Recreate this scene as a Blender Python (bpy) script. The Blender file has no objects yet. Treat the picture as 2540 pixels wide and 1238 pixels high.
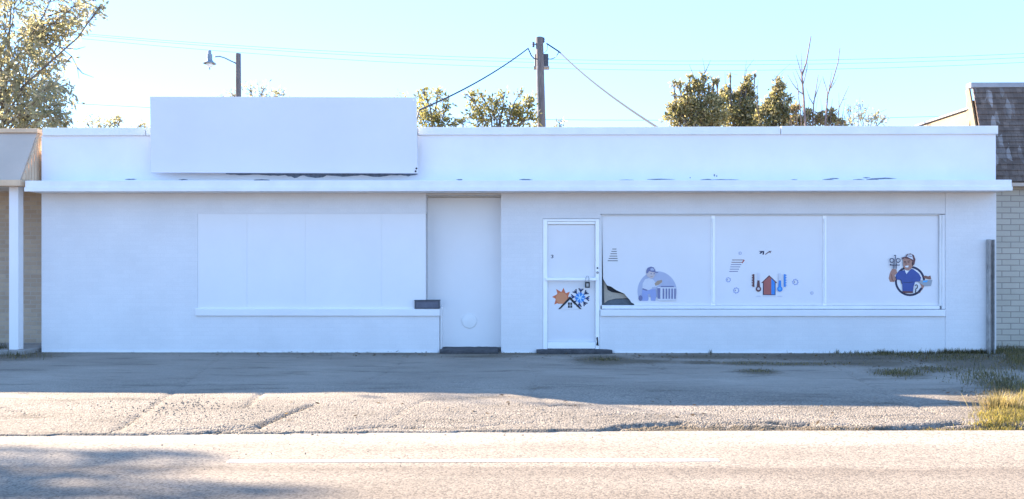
import bpy, bmesh, math, random
import numpy as np
from mathutils import Vector, Matrix, noise

R = math.radians
scene = bpy.context.scene
col = scene.collection
rnd = random.Random(7)

# ------------------------------------------------------------------ camera numbers
F, CX, HY = 1993.0, 1270.0, 641.0            # focal length in photo pixels, centre column, horizon row
CAM_Y, CAM_H, YAW = -13.2, 1.55, R(0.6)
CF = Vector((-math.sin(YAW), math.cos(YAW), 0)); CR = Vector((math.cos(YAW), math.sin(YAW), 0))
CAM = Vector((0, CAM_Y, CAM_H))

def ray(px, py):
    return CF + CR * ((px - CX) / F) + Vector((0, 0, 1)) * ((HY - py) / F)
def at(px, py, Y):
    """point of the upright plane y = Y seen at a photo pixel"""
    d = ray(px, py); return CAM + d * ((Y - CAM_Y) / d.y)
def gnd(px, py, z=0.0):
    d = ray(px, py); return CAM + d * ((z - CAM_H) / d.z)
def X(px, Y=0.0): return at(px, HY, Y).x
def Zz(py, Y=0.0, px=1270): return at(px, py, Y).z

# sun: behind the shop and to the left
SUN_EL = R(27.0)
SU = Vector((0.845, -0.535, 0)).normalized()
SUN_T = (SU * math.cos(SUN_EL) + Vector((0, 0, -math.sin(SUN_EL)))).normalized()

# ------------------------------------------------------------------ materials
def new_mat(name):
    m = bpy.data.materials.new(name); m.use_nodes = True
    nt = m.node_tree; b = nt.nodes['Principled BSDF']
    return m, nt, b
def N(nt, t, **kw):
    n = nt.nodes.new(t)
    for k, v in kw.items():
        if k in n.inputs: n.inputs[k].default_value = v
        else: setattr(n, k, v)
    return n
def ramp(nt, fac, stops):
    r = nt.nodes.new('ShaderNodeValToRGB')
    el = r.color_ramp.elements
    while len(el) < len(stops): el.new(0.5)
    for e, (p, c) in zip(el, stops):
        e.position = p; e.color = (*c, 1) if len(c) == 3 else c
    nt.links.new(fac, r.inputs[0]); return r.outputs[0]
def mixc(nt, fac, a, b, mode='MIX'):
    m = nt.nodes.new('ShaderNodeMix'); m.data_type = 'RGBA'; m.blend_type = mode
    for s, v in ((m.inputs[0], fac), (m.inputs[6], a), (m.inputs[7], b)):
        if hasattr(v, 'node'): nt.links.new(v, s)
        elif isinstance(v, (int, float)): s.default_value = v
        else: s.default_value = (*v, 1)
    return m.outputs[2]
def objco(nt, scale=(1, 1, 1)):
    g = nt.nodes.new('ShaderNodeNewGeometry')
    mp = nt.nodes.new('ShaderNodeMapping'); mp.inputs['Scale'].default_value = scale
    nt.links.new(g.outputs['Position'], mp.inputs[0]); return mp.outputs[0]
def noise_f(nt, scale, co=None, detail=6, rough=0.6):
    n = N(nt, 'ShaderNodeTexNoise', Scale=scale, Detail=detail, Roughness=rough)
    if co is not None: nt.links.new(co, n.inputs['Vector'])
    return n.outputs['Fac']
def bump(nt, b, h, strength, dist=0.01):
    n = N(nt, 'ShaderNodeBump', Strength=strength, Distance=dist)
    nt.links.new(h, n.inputs['Height']); nt.links.new(n.outputs[0], b.inputs['Normal']); return n

def plain(name, c, rough=0.6, var=0.12, scale=6, metallic=0, spec=0.4, bumpy=0.1, bscale=60):
    m, nt, b = new_mat(name)
    co = objco(nt)
    f = noise_f(nt, scale, co)
    lo = tuple(max(0, v * (1 - var)) for v in c); hi = tuple(min(1, v * (1 + var)) for v in c)
    nt.links.new(ramp(nt, f, [(0.3, lo), (0.7, hi)]), b.inputs['Base Color'])
    b.inputs['Roughness'].default_value = rough; b.inputs['Metallic'].default_value = metallic
    b.inputs['Specular IOR Level'].default_value = spec
    if bumpy: bump(nt, b, noise_f(nt, bscale, co, 4), bumpy, 0.004)
    return m

def painted_brick(name, c, bw=0.205, bh=0.068, mortar=0.006, strength=0.35, col2=None, mort=None, dirt=0.10):
    m, nt, b = new_mat(name)
    g = nt.nodes.new('ShaderNodeNewGeometry')
    sx = nt.nodes.new('ShaderNodeSeparateXYZ'); nt.links.new(g.outputs['Position'], sx.inputs[0])
    ad = N(nt, 'ShaderNodeMath', operation='ADD'); nt.links.new(sx.outputs[0], ad.inputs[0]); nt.links.new(sx.outputs[1], ad.inputs[1])
    cb = nt.nodes.new('ShaderNodeCombineXYZ'); nt.links.new(ad.outputs[0], cb.inputs[0]); nt.links.new(sx.outputs[2], cb.inputs[1])
    br = N(nt, 'ShaderNodeTexBrick'); nt.links.new(cb.outputs[0], br.inputs['Vector'])
    br.inputs['Scale'].default_value = 1; br.inputs['Brick Width'].default_value = bw
    br.inputs['Row Height'].default_value = bh; br.inputs['Mortar Size'].default_value = mortar
    br.inputs['Mortar Smooth'].default_value = 0.4
    c2 = col2 or tuple(v * 0.97 for v in c); mo = mort or tuple(v * 0.93 for v in c)
    br.inputs['Color1'].default_value = (*c, 1); br.inputs['Color2'].default_value = (*c2, 1); br.inputs['Mortar'].default_value = (*mo, 1)
    co = objco(nt, (1.0, 1.0, 0.6))
    blot = noise_f(nt, 1.3, co, 8, 0.62)
    c3 = mixc(nt, 1.0, br.outputs['Color'], ramp(nt, blot, [(0.25, (1 - dirt,) * 3), (0.75, (1, 1, 1))]), 'MULTIPLY')
    fine = noise_f(nt, 45, objco(nt), 4)
    c4 = mixc(nt, 1.0, c3, ramp(nt, fine, [(0.3, (0.94,) * 3), (0.7, (1, 1, 1))]), 'MULTIPLY')
    nt.links.new(c4, b.inputs['Base Color']); b.inputs['Roughness'].default_value = 0.7
    inv = N(nt, 'ShaderNodeMath', operation='SUBTRACT'); inv.inputs[0].default_value = 1; nt.links.new(br.outputs['Fac'], inv.inputs[1])
    ad2 = N(nt, 'ShaderNodeMath', operation='MULTIPLY_ADD'); nt.links.new(fine, ad2.inputs[0]); ad2.inputs[1].default_value = 0.5; nt.links.new(inv.outputs[0], ad2.inputs[2])
    bump(nt, b, ad2.outputs[0], strength, 0.006)
    return m

def leaf_mat(name, a, c, dead=None):
    m, nt, b = new_mat(name)
    g = nt.nodes.new('ShaderNodeNewGeometry')
    stops = [(0.0, a), (0.75, c)] + ([(0.9, c), (1.0, dead)] if dead else [])
    cc = ramp(nt, g.outputs['Random Per Island'], stops)
    nt.links.new(cc, b.inputs['Base Color']); b.inputs['Roughness'].default_value = 0.55
    tr = nt.nodes.new('ShaderNodeBsdfTranslucent')
    nt.links.new(mixc(nt, 1.0, cc, (1.0, 1.0, 0.75), 'MULTIPLY'), tr.inputs[0])
    mx = nt.nodes.new('ShaderNodeMixShader'); mx.inputs[0].default_value = 0.66
    nt.links.new(b.outputs[0], mx.inputs[1]); nt.links.new(tr.outputs[0], mx.inputs[2])
    nt.links.new(mx.outputs[0], nt.nodes['Material Output'].inputs[0])
    return m

M = {}
WHITE = (0.81, 0.80, 0.81)
M['wall'] = painted_brick('painted_brick_white', WHITE, strength=0.16, mort=tuple(v * 0.965 for v in WHITE), dirt=0.11)
M['stucco'] = plain('painted_plaster_white', (0.81, 0.80, 0.81), 0.75, 0.04, 1.2, bumpy=0.15, bscale=40)
M['board'] = plain('painted_board', (0.81, 0.80, 0.805), 0.6, 0.03, 0.9, bumpy=0.06, bscale=30)
M['fascia'] = plain('fascia_paint', (0.80, 0.80, 0.80), 0.55, 0.06, 2.2, bumpy=0.1, bscale=25)
M['sign'] = plain('sign_face_paint', (0.72, 0.72, 0.75), 0.45, 0.03, 0.8, bumpy=0.03, bscale=10)
M['alu'] = plain('white_aluminium', (0.93, 0.93, 0.93), 0.3, 0.03, 5, spec=0.6, bumpy=0.02)
M['film'] = plain('white_window_film', (0.75, 0.745, 0.77), 0.25, 0.03, 1.0, spec=0.5, bumpy=0.0)
M['steel'] = plain('galvanised_steel', (0.40, 0.39, 0.38), 0.5, 0.3, 9, metallic=0.3, bumpy=0.1)
M['darkmetal'] = plain('dark_grey_metal', (0.075, 0.08, 0.10), 0.5, 0.2, 8)
M['black'] = plain('black_plastic', (0.02, 0.02, 0.025), 0.5, 0.2, 20)
M['step'] = plain('dark_step_concrete', (0.065, 0.062, 0.065), 0.9, 0.35, 9, bumpy=0.5, bscale=70)
M['peel_grey'] = plain('bare_board_and_grey', (0.16, 0.19, 0.24), 0.85, 0.4, 14)
M['roofing'] = plain('roof_felt', (0.35, 0.34, 0.33), 0.9, 0.2, 3)
M['porch'] = plain('porch_concrete', (0.30, 0.28, 0.26), 0.9, 0.2, 5)
M['tanbrick'] = painted_brick('tan_brick', (0.56, 0.44, 0.32), 0.22, 0.075, 0.01, 0.5, (0.47, 0.35, 0.25), (0.50, 0.42, 0.34), 0.25)
M['beigebrick'] = painted_brick('beige_painted_brick', (0.56, 0.50, 0.41), 0.31, 0.102, 0.009, 0.7, (0.51, 0.455, 0.37), (0.35, 0.30, 0.26), 0.18)
M['tanwood'] = plain('tan_trim_wood', (0.66, 0.47, 0.31), 0.7, 0.12, 4)
M['greymetal'] = plain('grey_mansard_metal', (0.50, 0.405, 0.33), 0.6, 0.06, 2)
M['cream'] = plain('cream_siding', (0.215, 0.165, 0.105), 0.7, 0.14, 3)
M['flash'] = plain('grey_flashing', (0.30, 0.31, 0.34), 0.5, 0.1, 5)
M['bark'] = plain('bark', (0.13, 0.105, 0.085), 0.9, 0.35, 12, bumpy=0.6, bscale=40)
M['twig'] = plain('twig_bark', (0.17, 0.13, 0.125), 0.85, 0.25, 12, bumpy=0)
M['polewood'] = None
M['wire'] = plain('wire', (0.025, 0.03, 0.04), 0.6, 0.1, 5, bumpy=0)
M['lamp'] = plain('lamp_housing', (0.22, 0.26, 0.30), 0.45, 0.1, 6, metallic=0.3)
M['lens'] = plain('lamp_lens', (0.75, 0.78, 0.80), 0.2, 0.05, 6, bumpy=0)
M['soffit'] = plain('soffit_paint', (0.62, 0.58, 0.53), 0.8, 0.08, 3)

def pole_wood():
    m, nt, b = new_mat('weathered_pole_wood')
    f = noise_f(nt, 6, objco(nt, (8, 8, 0.5)), 8)
    nt.links.new(ramp(nt, f, [(0.3, (0.085, 0.074, 0.074)), (0.7, (0.20, 0.178, 0.175))]), b.inputs['Base Color'])
    b.inputs['Roughness'].default_value = 0.9; bump(nt, b, f, 0.6, 0.02); return m
M['polewood'] = pole_wood()

def shingle():
    m, nt, b = new_mat('weathered_shingle')
    g = nt.nodes.new('ShaderNodeNewGeometry'); sx = nt.nodes.new('ShaderNodeSeparateXYZ'); nt.links.new(g.outputs['Position'], sx.inputs[0])
    cb = nt.nodes.new('ShaderNodeCombineXYZ'); nt.links.new(sx.outputs[0], cb.inputs[0]); nt.links.new(sx.outputs[2], cb.inputs[1])
    br = N(nt, 'ShaderNodeTexBrick'); nt.links.new(cb.outputs[0], br.inputs[0])
    br.inputs['Scale'].default_value = 1; br.inputs['Brick Width'].default_value = 0.11; br.inputs['Row Height'].default_value = 0.107
    br.inputs['Mortar Size'].default_value = 0.006; br.inputs['Bias'].default_value = -0.2
    br.inputs['Color1'].default_value = (0.115, 0.085, 0.070, 1); br.inputs['Color2'].default_value = (0.185, 0.145, 0.120, 1); br.inputs['Mortar'].default_value = (0.105, 0.08, 0.066, 1)
    v = N(nt, 'ShaderNodeTexVoronoi', Scale=1.0); mp = N(nt, 'ShaderNodeMapping'); mp.inputs['Scale'].default_value = (13, 4.2, 1)
    nt.links.new(cb.outputs[0], mp.inputs[0]); nt.links.new(mp.outputs[0], v.inputs[0])
    sc = nt.nodes.new('ShaderNodeSeparateColor'); nt.links.new(v.outputs['Color'], sc.inputs[0])
    f = noise_f(nt, 9, objco(nt, (1, 1, 0.35)), 8, 0.7)
    c = mixc(nt, ramp(nt, sc.outputs[0], [(0.70, (0, 0, 0)), (0.95, (0.8, 0.8, 0.8))]), br.outputs['Color'], (0.33, 0.31, 0.30))
    c = mixc(nt, 1.0, c, ramp(nt, f, [(0.25, (0.6, 0.6, 0.6)), (0.75, (1.25, 1.2, 1.2))]), 'MULTIPLY')
    nt.links.new(c, b.inputs['Base Color']); b.inputs['Roughness'].default_value = 0.9
    bump(nt, b, f, 0.7, 0.02); return m
M['shingle'] = shingle()

# ground surfaces
def lot_mat():
    m, nt, b = new_mat('worn_chip_seal')
    co = objco(nt)
    big = noise_f(nt, 0.7, objco(nt, (0.6, 1.3, 1)), 8, 0.65)
    c = ramp(nt, big, [(0.28, (0.150, 0.133, 0.113)), (0.5, (0.195, 0.174, 0.149)), (0.72, (0.240, 0.215, 0.184))])
    v = N(nt, 'ShaderNodeTexVoronoi', Scale=58.0); nt.links.new(co, v.inputs['Vector'])
    sc = nt.nodes.new('ShaderNodeSeparateColor'); nt.links.new(v.outputs['Color'], sc.inputs[0])
    spk = ramp(nt, sc.outputs[0], [(0.0, (0.42,) * 3), (0.35, (0.92,) * 3), (0.7, (1.05, 1.04, 1.03)), (1.0, (1.5, 1.47, 1.42))])
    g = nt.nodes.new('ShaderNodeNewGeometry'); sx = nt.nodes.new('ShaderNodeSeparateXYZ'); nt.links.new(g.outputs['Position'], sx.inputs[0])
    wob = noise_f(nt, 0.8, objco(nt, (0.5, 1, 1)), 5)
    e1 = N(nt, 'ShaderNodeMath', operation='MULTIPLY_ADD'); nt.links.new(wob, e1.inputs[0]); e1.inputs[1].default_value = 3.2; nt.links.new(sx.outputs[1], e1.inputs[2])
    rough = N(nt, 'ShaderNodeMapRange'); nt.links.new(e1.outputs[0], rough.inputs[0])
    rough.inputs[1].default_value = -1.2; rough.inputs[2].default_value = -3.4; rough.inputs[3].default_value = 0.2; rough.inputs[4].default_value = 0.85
    c = mixc(nt, rough.outputs[0], mixc(nt, 1.0, c, (1.48, 1.45, 1.41), 'MULTIPLY'), mixc(nt, 1.0, c, spk, 'MULTIPLY'))  # smooth asphalt by the wall, painted paler to lighten the shop's shade
    a = N(nt, 'ShaderNodeAttribute', attribute_name='dirt')
    fine = noise_f(nt, 22, co, 8, 0.7)
    dm = N(nt, 'ShaderNodeMath', operation='MULTIPLY_ADD'); nt.links.new(fine, dm.inputs[0]); dm.inputs[1].default_value = 0.9
    nt.links.new(a.outputs['Fac'], dm.inputs[2])
    dmask = ramp(nt, dm.outputs[0], [(0.62, (0, 0, 0)), (0.92, (0.9, 0.9, 0.9))])
    soil = ramp(nt, fine, [(0.3, (0.075, 0.060, 0.042)), (0.7, (0.165, 0.132, 0.090))])
    c = mixc(nt, dmask, c, soil)
    st = noise_f(nt, 2.2, objco(nt, (0.35, 1.6, 1)), 9, 0.7)
    c = mixc(nt, 1.0, c, ramp(nt, st, [(0.33, (0.62, 0.61, 0.59)), (0.47, (1, 1, 1)), (0.62, (1.0,) * 3), (0.72, (1.22, 1.21, 1.18))]), 'MULTIPLY')
    nt.links.new(c, b.inputs['Base Color']); b.inputs['Roughness'].default_value = 0.93; b.inputs['Specular IOR Level'].default_value = 0.2
    mm = N(nt, 'ShaderNodeMath', operation='MULTIPLY_ADD'); nt.links.new(v.outputs['Distance'], mm.inputs[0]); mm.inputs[1].default_value = -0.9; nt.links.new(fine, mm.inputs[2])
    bn = bump(nt, b, mm.outputs[0], 1.0, 0.016); nt.links.new(rough.outputs[0], bn.inputs['Strength'])
    return m
def road_mat():
    m, nt, b = new_mat('pale_worn_asphalt')
    co = objco(nt)
    g = nt.nodes.new('ShaderNodeNewGeometry'); sx = nt.nodes.new('ShaderNodeSeparateXYZ'); nt.links.new(g.outputs['Position'], sx.inputs[0])
    wob = noise_f(nt, 0.5, objco(nt, (0.3, 1, 1)), 6)
    yy = N(nt, 'ShaderNodeMath', operation='MULTIPLY_ADD'); nt.links.new(wob, yy.inputs[0]); yy.inputs[1].default_value = 0.35; nt.links.new(sx.outputs[1], yy.inputs[2])
    mr = N(nt, 'ShaderNodeMapRange'); nt.links.new(yy.outputs[0], mr.inputs[0]); mr.inputs[1].default_value = -9.2; mr.inputs[2].default_value = -5.8
    lanes = ramp(nt, mr.outputs[0], [(0.0, (0.178, 0.153, 0.126)), (0.3, (0.208, 0.180, 0.149)), (0.45, (0.176, 0.150, 0.123)), (0.56, (0.216, 0.188, 0.156)),
                                     (0.66, (0.168, 0.143, 0.118)), (0.69, (0.232, 0.203, 0.169)), (0.86, (0.238, 0.209, 0.175)), (0.93, (0.285, 0.256, 0.218))])
    v = N(nt, 'ShaderNodeTexVoronoi', Scale=70.0); nt.links.new(co, v.inputs['Vector'])
    sc = nt.nodes.new('ShaderNodeSeparateColor'); nt.links.new(v.outputs['Color'], sc.inputs[0])
    c = mixc(nt, 1.0, lanes, ramp(nt, sc.outputs[0], [(0.0, (0.6,) * 3), (0.4, (0.97,) * 3), (1.0, (1.3, 1.28, 1.24))]), 'MULTIPLY')
    blot = noise_f(nt, 1.4, objco(nt, (0.4, 1.4, 1)), 9, 0.7)
    c = mixc(nt, 1.0, c, ramp(nt, blot, [(0.3, (0.82, 0.81, 0.8)), (0.62, (1.05,) * 3)]), 'MULTIPLY')
    nt.links.new(c, b.inputs['Base Color']); b.inputs['Roughness'].default_value = 0.9; b.inputs['Specular IOR Level'].default_value = 0.25
    fine = noise_f(nt, 60, co, 6, 0.7)
    mm = N(nt, 'ShaderNodeMath', operation='MULTIPLY_ADD'); nt.links.new(v.outputs['Distance'], mm.inputs[0]); mm.inputs[1].default_value = -0.6; nt.links.new(fine, mm.inputs[2])
    bump(nt, b, mm.outputs[0], 0.35, 0.008)
    return m
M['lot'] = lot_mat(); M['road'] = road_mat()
M['soil'] = plain('dry_soil', (0.15, 0.125, 0.09), 0.95, 0.35, 3, bumpy=0.5, bscale=20)
M['paint'] = plain('road_paint', (0.80, 0.79, 0.76), 0.7, 0.12, 14)
M['stone'] = plain('gravel_stone', (0.17, 0.148, 0.118), 0.9, 0.5, 40)

# ------------------------------------------------------------------ mesh helpers
class MB:
    def __init__(s): s.v = []; s.f = []; s.mi = []
    def add(s, vs, fs, mi=0):
        o = len(s.v); s.v += [tuple(p) for p in vs]
        for f in fs: s.f.append(tuple(i + o for i in f)); s.mi.append(mi)
        return s
    def box(s, x0, x1, y0, y1, z0, z1, mi=0):
        if x0 > x1: x0, x1 = x1, x0
        if y0 > y1: y0, y1 = y1, y0
        if z0 > z1: z0, z1 = z1, z0
        v = [(x, y, z) for z in (z0, z1) for (x, y) in ((x0, y0), (x1, y0), (x1, y1), (x0, y1))]
        return s.add(v, [(3, 2, 1, 0), (4, 5, 6, 7), (0, 1, 5, 4), (1, 2, 6, 5), (2, 3, 7, 6), (3, 0, 4, 7)], mi)
    def prism(s, pts, off, mi=0):
        """closed outline (list of 3-D points) swept by a vector"""
        n = len(pts); off = Vector(off)
        v = [Vector(p) for p in pts] + [Vector(p) + off for p in pts]
        return s.add(v, [tuple(range(n)), tuple(range(2 * n - 1, n - 1, -1))] + [(i, i + n, (i + 1) % n + n, (i + 1) % n) for i in range(n)], mi)
    def tube(s, pts, r, seg=6, mi=0, caps=True):
        pts = [Vector(p) for p in pts]; n = len(pts)
        rs = r if isinstance(r, (list, tuple)) else [r] * n
        vs = []; up = None
        for i, p in enumerate(pts):
            t = (pts[min(i + 1, n - 1)] - pts[max(i - 1, 0)])
            t = t.normalized() if t.length > 1e-9 else Vector((0, 0, 1))
            if up is None:
                up = Vector((1, 0, 0)) if abs(t.x) < 0.8 else Vector((0, 1, 0))
            a = (up - t * up.dot(t))
            a = a.normalized() if a.length > 1e-6 else t.orthogonal().normalized()
            up = a; b = t.cross(a)
            for k in range(seg):
                q = 2 * math.pi * k / seg
                vs.append(p + (a * math.cos(q) + b * math.sin(q)) * rs[i])
        fs = [(i * seg + k, i * seg + (k + 1) % seg, (i + 1) * seg + (k + 1) % seg, (i + 1) * seg + k) for i in range(n - 1) for k in range(seg)]
        if caps: fs += [tuple(range(seg - 1, -1, -1)), tuple((n - 1) * seg + k for k in range(seg))]
        return s.add(vs, fs, mi)
    def lathe(s, prof, c, axis='z', seg=20, mi=0):
        vs = []
        for (r, h) in prof:
            for k in range(seg):
                q = 2 * math.pi * k / seg
                o = (r * math.cos(q), r * math.sin(q), h) if axis == 'z' else (r * math.cos(q), h, r * math.sin(q))
                vs.append(Vector(c) + Vector(o))
        n = len(prof)
        fs = [(i * seg + k, i * seg + (k + 1) % seg, (i + 1) * seg + (k + 1) % seg, (i + 1) * seg + k) for i in range(n - 1) for k in range(seg)]
        fs += [tuple(range(seg - 1, -1, -1)), tuple((n - 1) * seg + k for k in range(seg))]
        return s.add(vs, fs, mi)
    def build(s, name, mats, parent=None, bevel=0, smooth=False, fixn=True):
        me = bpy.data.meshes.new(name); me.from_pydata(s.v, [], s.f)
        mats = mats if isinstance(mats, (list, tuple)) else [mats]
        for m in mats: me.materials.append(m)
        if len(mats) > 1: me.polygons.foreach_set('material_index', s.mi)
        if fixn:
            bm = bmesh.new(); bm.from_mesh(me); bmesh.ops.recalc_face_normals(bm, faces=bm.faces); bm.to_mesh(me); bm.free()
        if smooth: me.polygons.foreach_set('use_smooth', [True] * len(me.polygons))
        o = bpy.data.objects.new(name, me); col.objects.link(o)
        if parent is not None:
            o.parent = parent
            w = parent.matrix_world if parent.type == 'EMPTY' else None
            p = parent; loc = Vector((0, 0, 0))
            while p is not None: loc += p.location; p = p.parent
            o.location = -loc if parent.type == 'EMPTY' else (0, 0, 0)
        if bevel:
            bv = o.modifiers.new('bevel', 'BEVEL'); bv.width = bevel; bv.segments = 2; bv.limit_method = 'ANGLE'
        return o

def tag(o, label=None, cat=None, group=None, kind=None):
    for k, v in (('label', label), ('category', cat), ('group', group), ('kind', kind)):
        if v: o[k] = v
    return o
def thing(name, label, cat, loc=(0, 0, 0), group=None):
    o = bpy.data.objects.new(name, None); col.objects.link(o); o.location = loc; o.empty_display_size = 0.3
    return tag(o, label, cat, group)

# ------------------------------------------------------------------ world, sun, camera
w = bpy.data.worlds.new('World'); scene.world = w; w.use_nodes = True
wn = w.node_tree; bg = wn.nodes['Background']
sky = wn.nodes.new('ShaderNodeTexSky'); sky.sky_type = 'NISHITA'; sky.sun_disc = False
sky.sun_elevation = SUN_EL; sky.sun_rotation = math.atan2(-SU.x, -SU.y)
sky.air_density = 1.25; sky.dust_density = 0.0; sky.ozone_density = 4.5; sky.altitude = 200
wb = wn.nodes.new('ShaderNodeMix'); wb.data_type = 'RGBA'; wb.blend_type = 'MULTIPLY'; wb.inputs[0].default_value = 1
wn.links.new(sky.outputs[0], wb.inputs[6]); wb.inputs[7].default_value = (0.86, 0.93, 1.13, 1)      # cool clear winter sky
sky_fill = wn.nodes.new('ShaderNodeMix'); sky_fill.data_type = 'RGBA'; sky_fill.inputs[0].default_value = 0.62        # flat blue added to even the sky and brighten the shop front
wn.links.new(wb.outputs[2], sky_fill.inputs[6]); sky_fill.inputs[7].default_value = (1.03, 1.85, 3.3, 1)
wn.links.new(sky_fill.outputs[2], bg.inputs[0]); bg.inputs[1].default_value = 0.10
sl = bpy.data.lights.new('sun', 'SUN'); sl.energy = 4.6; sl.angle = R(0.5); sl.color = (1.0, 0.82, 0.62)
so = bpy.data.objects.new('sun', sl); col.objects.link(so); so.rotation_euler = SUN_T.to_track_quat('-Z', 'Y').to_euler(); so.location = (-20, 12, 12)
cd = bpy.data.cameras.new('camera'); cam = bpy.data.objects.new('camera', cd); col.objects.link(cam)
cam.location = CAM; cam.rotation_euler = (R(90), 0, YAW); cd.sensor_width = 36; cd.lens = 36 * F / 2540
cd.shift_y = (HY - 619) / 2540; cd.clip_end = 2000; cd.clip_start = 0.05
scene.camera = cam
vs = scene.view_settings; vs.view_transform = 'Standard'; vs.look = 'None'; vs.gamma = 1; vs.exposure = 2.55; vs.use_curve_mapping = False

# ------------------------------------------------------------------ ground, road
def big_sheet(name, x0, x1, y0, y1, z, mat):
    return tag(MB().add([(x0, y0, z), (x1, y0, z), (x1, y1, z), (x0, y1, z)], [(0, 1, 2, 3)]).build(name, mat), kind='structure')
big_sheet('ground', -600, 600, -600, 900, -0.16, M['soil'])
ROAD_Z = -0.035
RL = [gnd(px, py, ROAD_Z) for px, py in ((-400, 1082), (280, 1080), (800, 1074.5), (1300, 1071), (1900, 1068.5), (2540, 1067.5), (3000, 1067))]
RL = [Vector((-400, RL[0].y, 0))] + RL + [Vector((400, RL[-1].y, 0))]
nrl = len(RL)
tag(MB().add([(p.x, p.y, ROAD_Z) for p in RL] + [(p.x, -22, ROAD_Z) for p in RL], [(i + nrl, i + nrl + 1, i + 1, i) for i in range(nrl - 1)]).build('road', M['road']), kind='structure')

Y_EDGE = [(-400, 1081), (280, 1079.5), (800, 1074), (1300, 1070.5), (1480, 1069), (1560, 1058), (1680, 1053), (1800, 1058), (1950, 1056), (2100, 1061), (2250, 1061), (2400, 1057), (2540, 1055), (3000, 1055)]
edge_pts = [gnd(px, py, -0.03) for px, py in Y_EDGE]
CR_PX = [  # (polyline, depth, width)
    ([(0, 1008), (60, 1019), (110, 1028)], 0.02, 0.03), ([(60, 973), (100, 981), (145, 988)], 0.015, 0.03),
    ([(290, 1061), (318, 1045), (348, 1024)], 0.02, 0.04), ([(612, 1004), (630, 988), (646, 973)], 0.02, 0.035),
    ([(380, 1069), (450, 1071), (520, 1067), (566, 1060), (640, 1053), (692, 1031), (735, 1014), (775, 1000)], 0.035, 0.035),
    ([(420, 1062), (500, 1058), (560, 1055), (600, 1052)], 0.025, 0.03), ([(520, 1067), (570, 1066), (640, 1056)], 0.03, 0.035),
    ([(872, 1057), (950, 1053), (1040, 1055)], 0.03, 0.03), ([(960, 1040), (1000, 1014), (1055, 990)], 0.012, 0.03),
    ([(1490, 1066), (1520, 1058), (1540, 1052), (1600, 1047), (1690, 1043)], 0.06, 0.032),
    ([(1700, 1048), (1760, 1052), (1800, 1051)], 0.03, 0.04), ([(1925, 1044), (1960, 1045), (2005, 1046)], 0.05, 0.05),
    ([(1760, 1036), (1850, 1038), (1930, 1034)], 0.015, 0.03), ([(2090, 1061), (2180, 1058), (2260, 1052), (2300, 1049), (2390, 1043)], 0.05, 0.05),
    ([(1370, 1004), (1400, 1001), (1440, 1006)], 0.02, 0.03), ([(2000, 1024), (2150, 1030), (2330, 1020)], 0.012, 0.03),
    ([(2082, 914), (2140, 944), (2205, 977), (2330, 1020)], 0.016, 0.03), ([(560, 878), (500, 920), (430, 968), (348, 1024)], 0.014, 0.03), ([(1010, 880), (985, 905), (940, 930), (880, 945)], 0.012, 0.03),
    ([(1600, 900), (1680, 925), (1790, 938), (1900, 936)], 0.014, 0.03), ([(1300, 890), (1330, 930), (1320, 968), (1370, 1004)], 0.012, 0.028), ([(1450, 1030), (1560, 1022), (1680, 1024)], 0.014, 0.028), ([(1160, 1056), (1240, 1046), (1330, 1044)], 0.016, 0.028),
    ([(1700, 1043), (1800, 1046), (1925, 1044)], 0.030, 0.030), ([(2005, 1046), (2060, 1050), (2110, 1049)], 0.03, 0.03), ([(2230, 925), (2330, 930), (2420, 945)], 0.014, 0.03),
    ([(1040, 920), (1110, 919), (1160, 915)], 0.015, 0.03), ([(1130, 947), (1165, 948)], 0.02, 0.04), ([(1240, 920), (1330, 925)], 0.012, 0.03),
]
DIRT_PX = [  # (px, py, half width px, half height px, weight)
    (1500, 893, 70, 11, .75), (1560, 897, 130, 7, .6), (1760, 884, 200, 6, .55), (1200, 884, 120, 5, .45), (2150, 900, 120, 10, .6), (2420, 905, 110, 12, .6), (1740, 899, 60, 5, .6), (1860, 901, 90, 6, .6), (1880, 922, 55, 7, .6), (1980, 903, 160, 6, .55),
    (1850, 880, 260, 7, .45), (2100, 885, 280, 14, .6), (2350, 885, 160, 20, .7), (2230, 925, 70, 12, .55), (2330, 915, 90, 10, .45), (2500, 900, 60, 40, .75),
    (2480, 955, 60, 16, .5), (2400, 985, 60, 6, .45), (2500, 1010, 70, 40, .6), (1280, 878, 260, 5, .45), (1000, 878, 200, 5, .35), (60, 882, 110, 14, .5),
    (700, 877, 500, 4, .3), (2250, 1060, 240, 7, .6), (1820, 1060, 160, 5, .5), (640, 1062, 90, 5, .25)]
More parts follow.
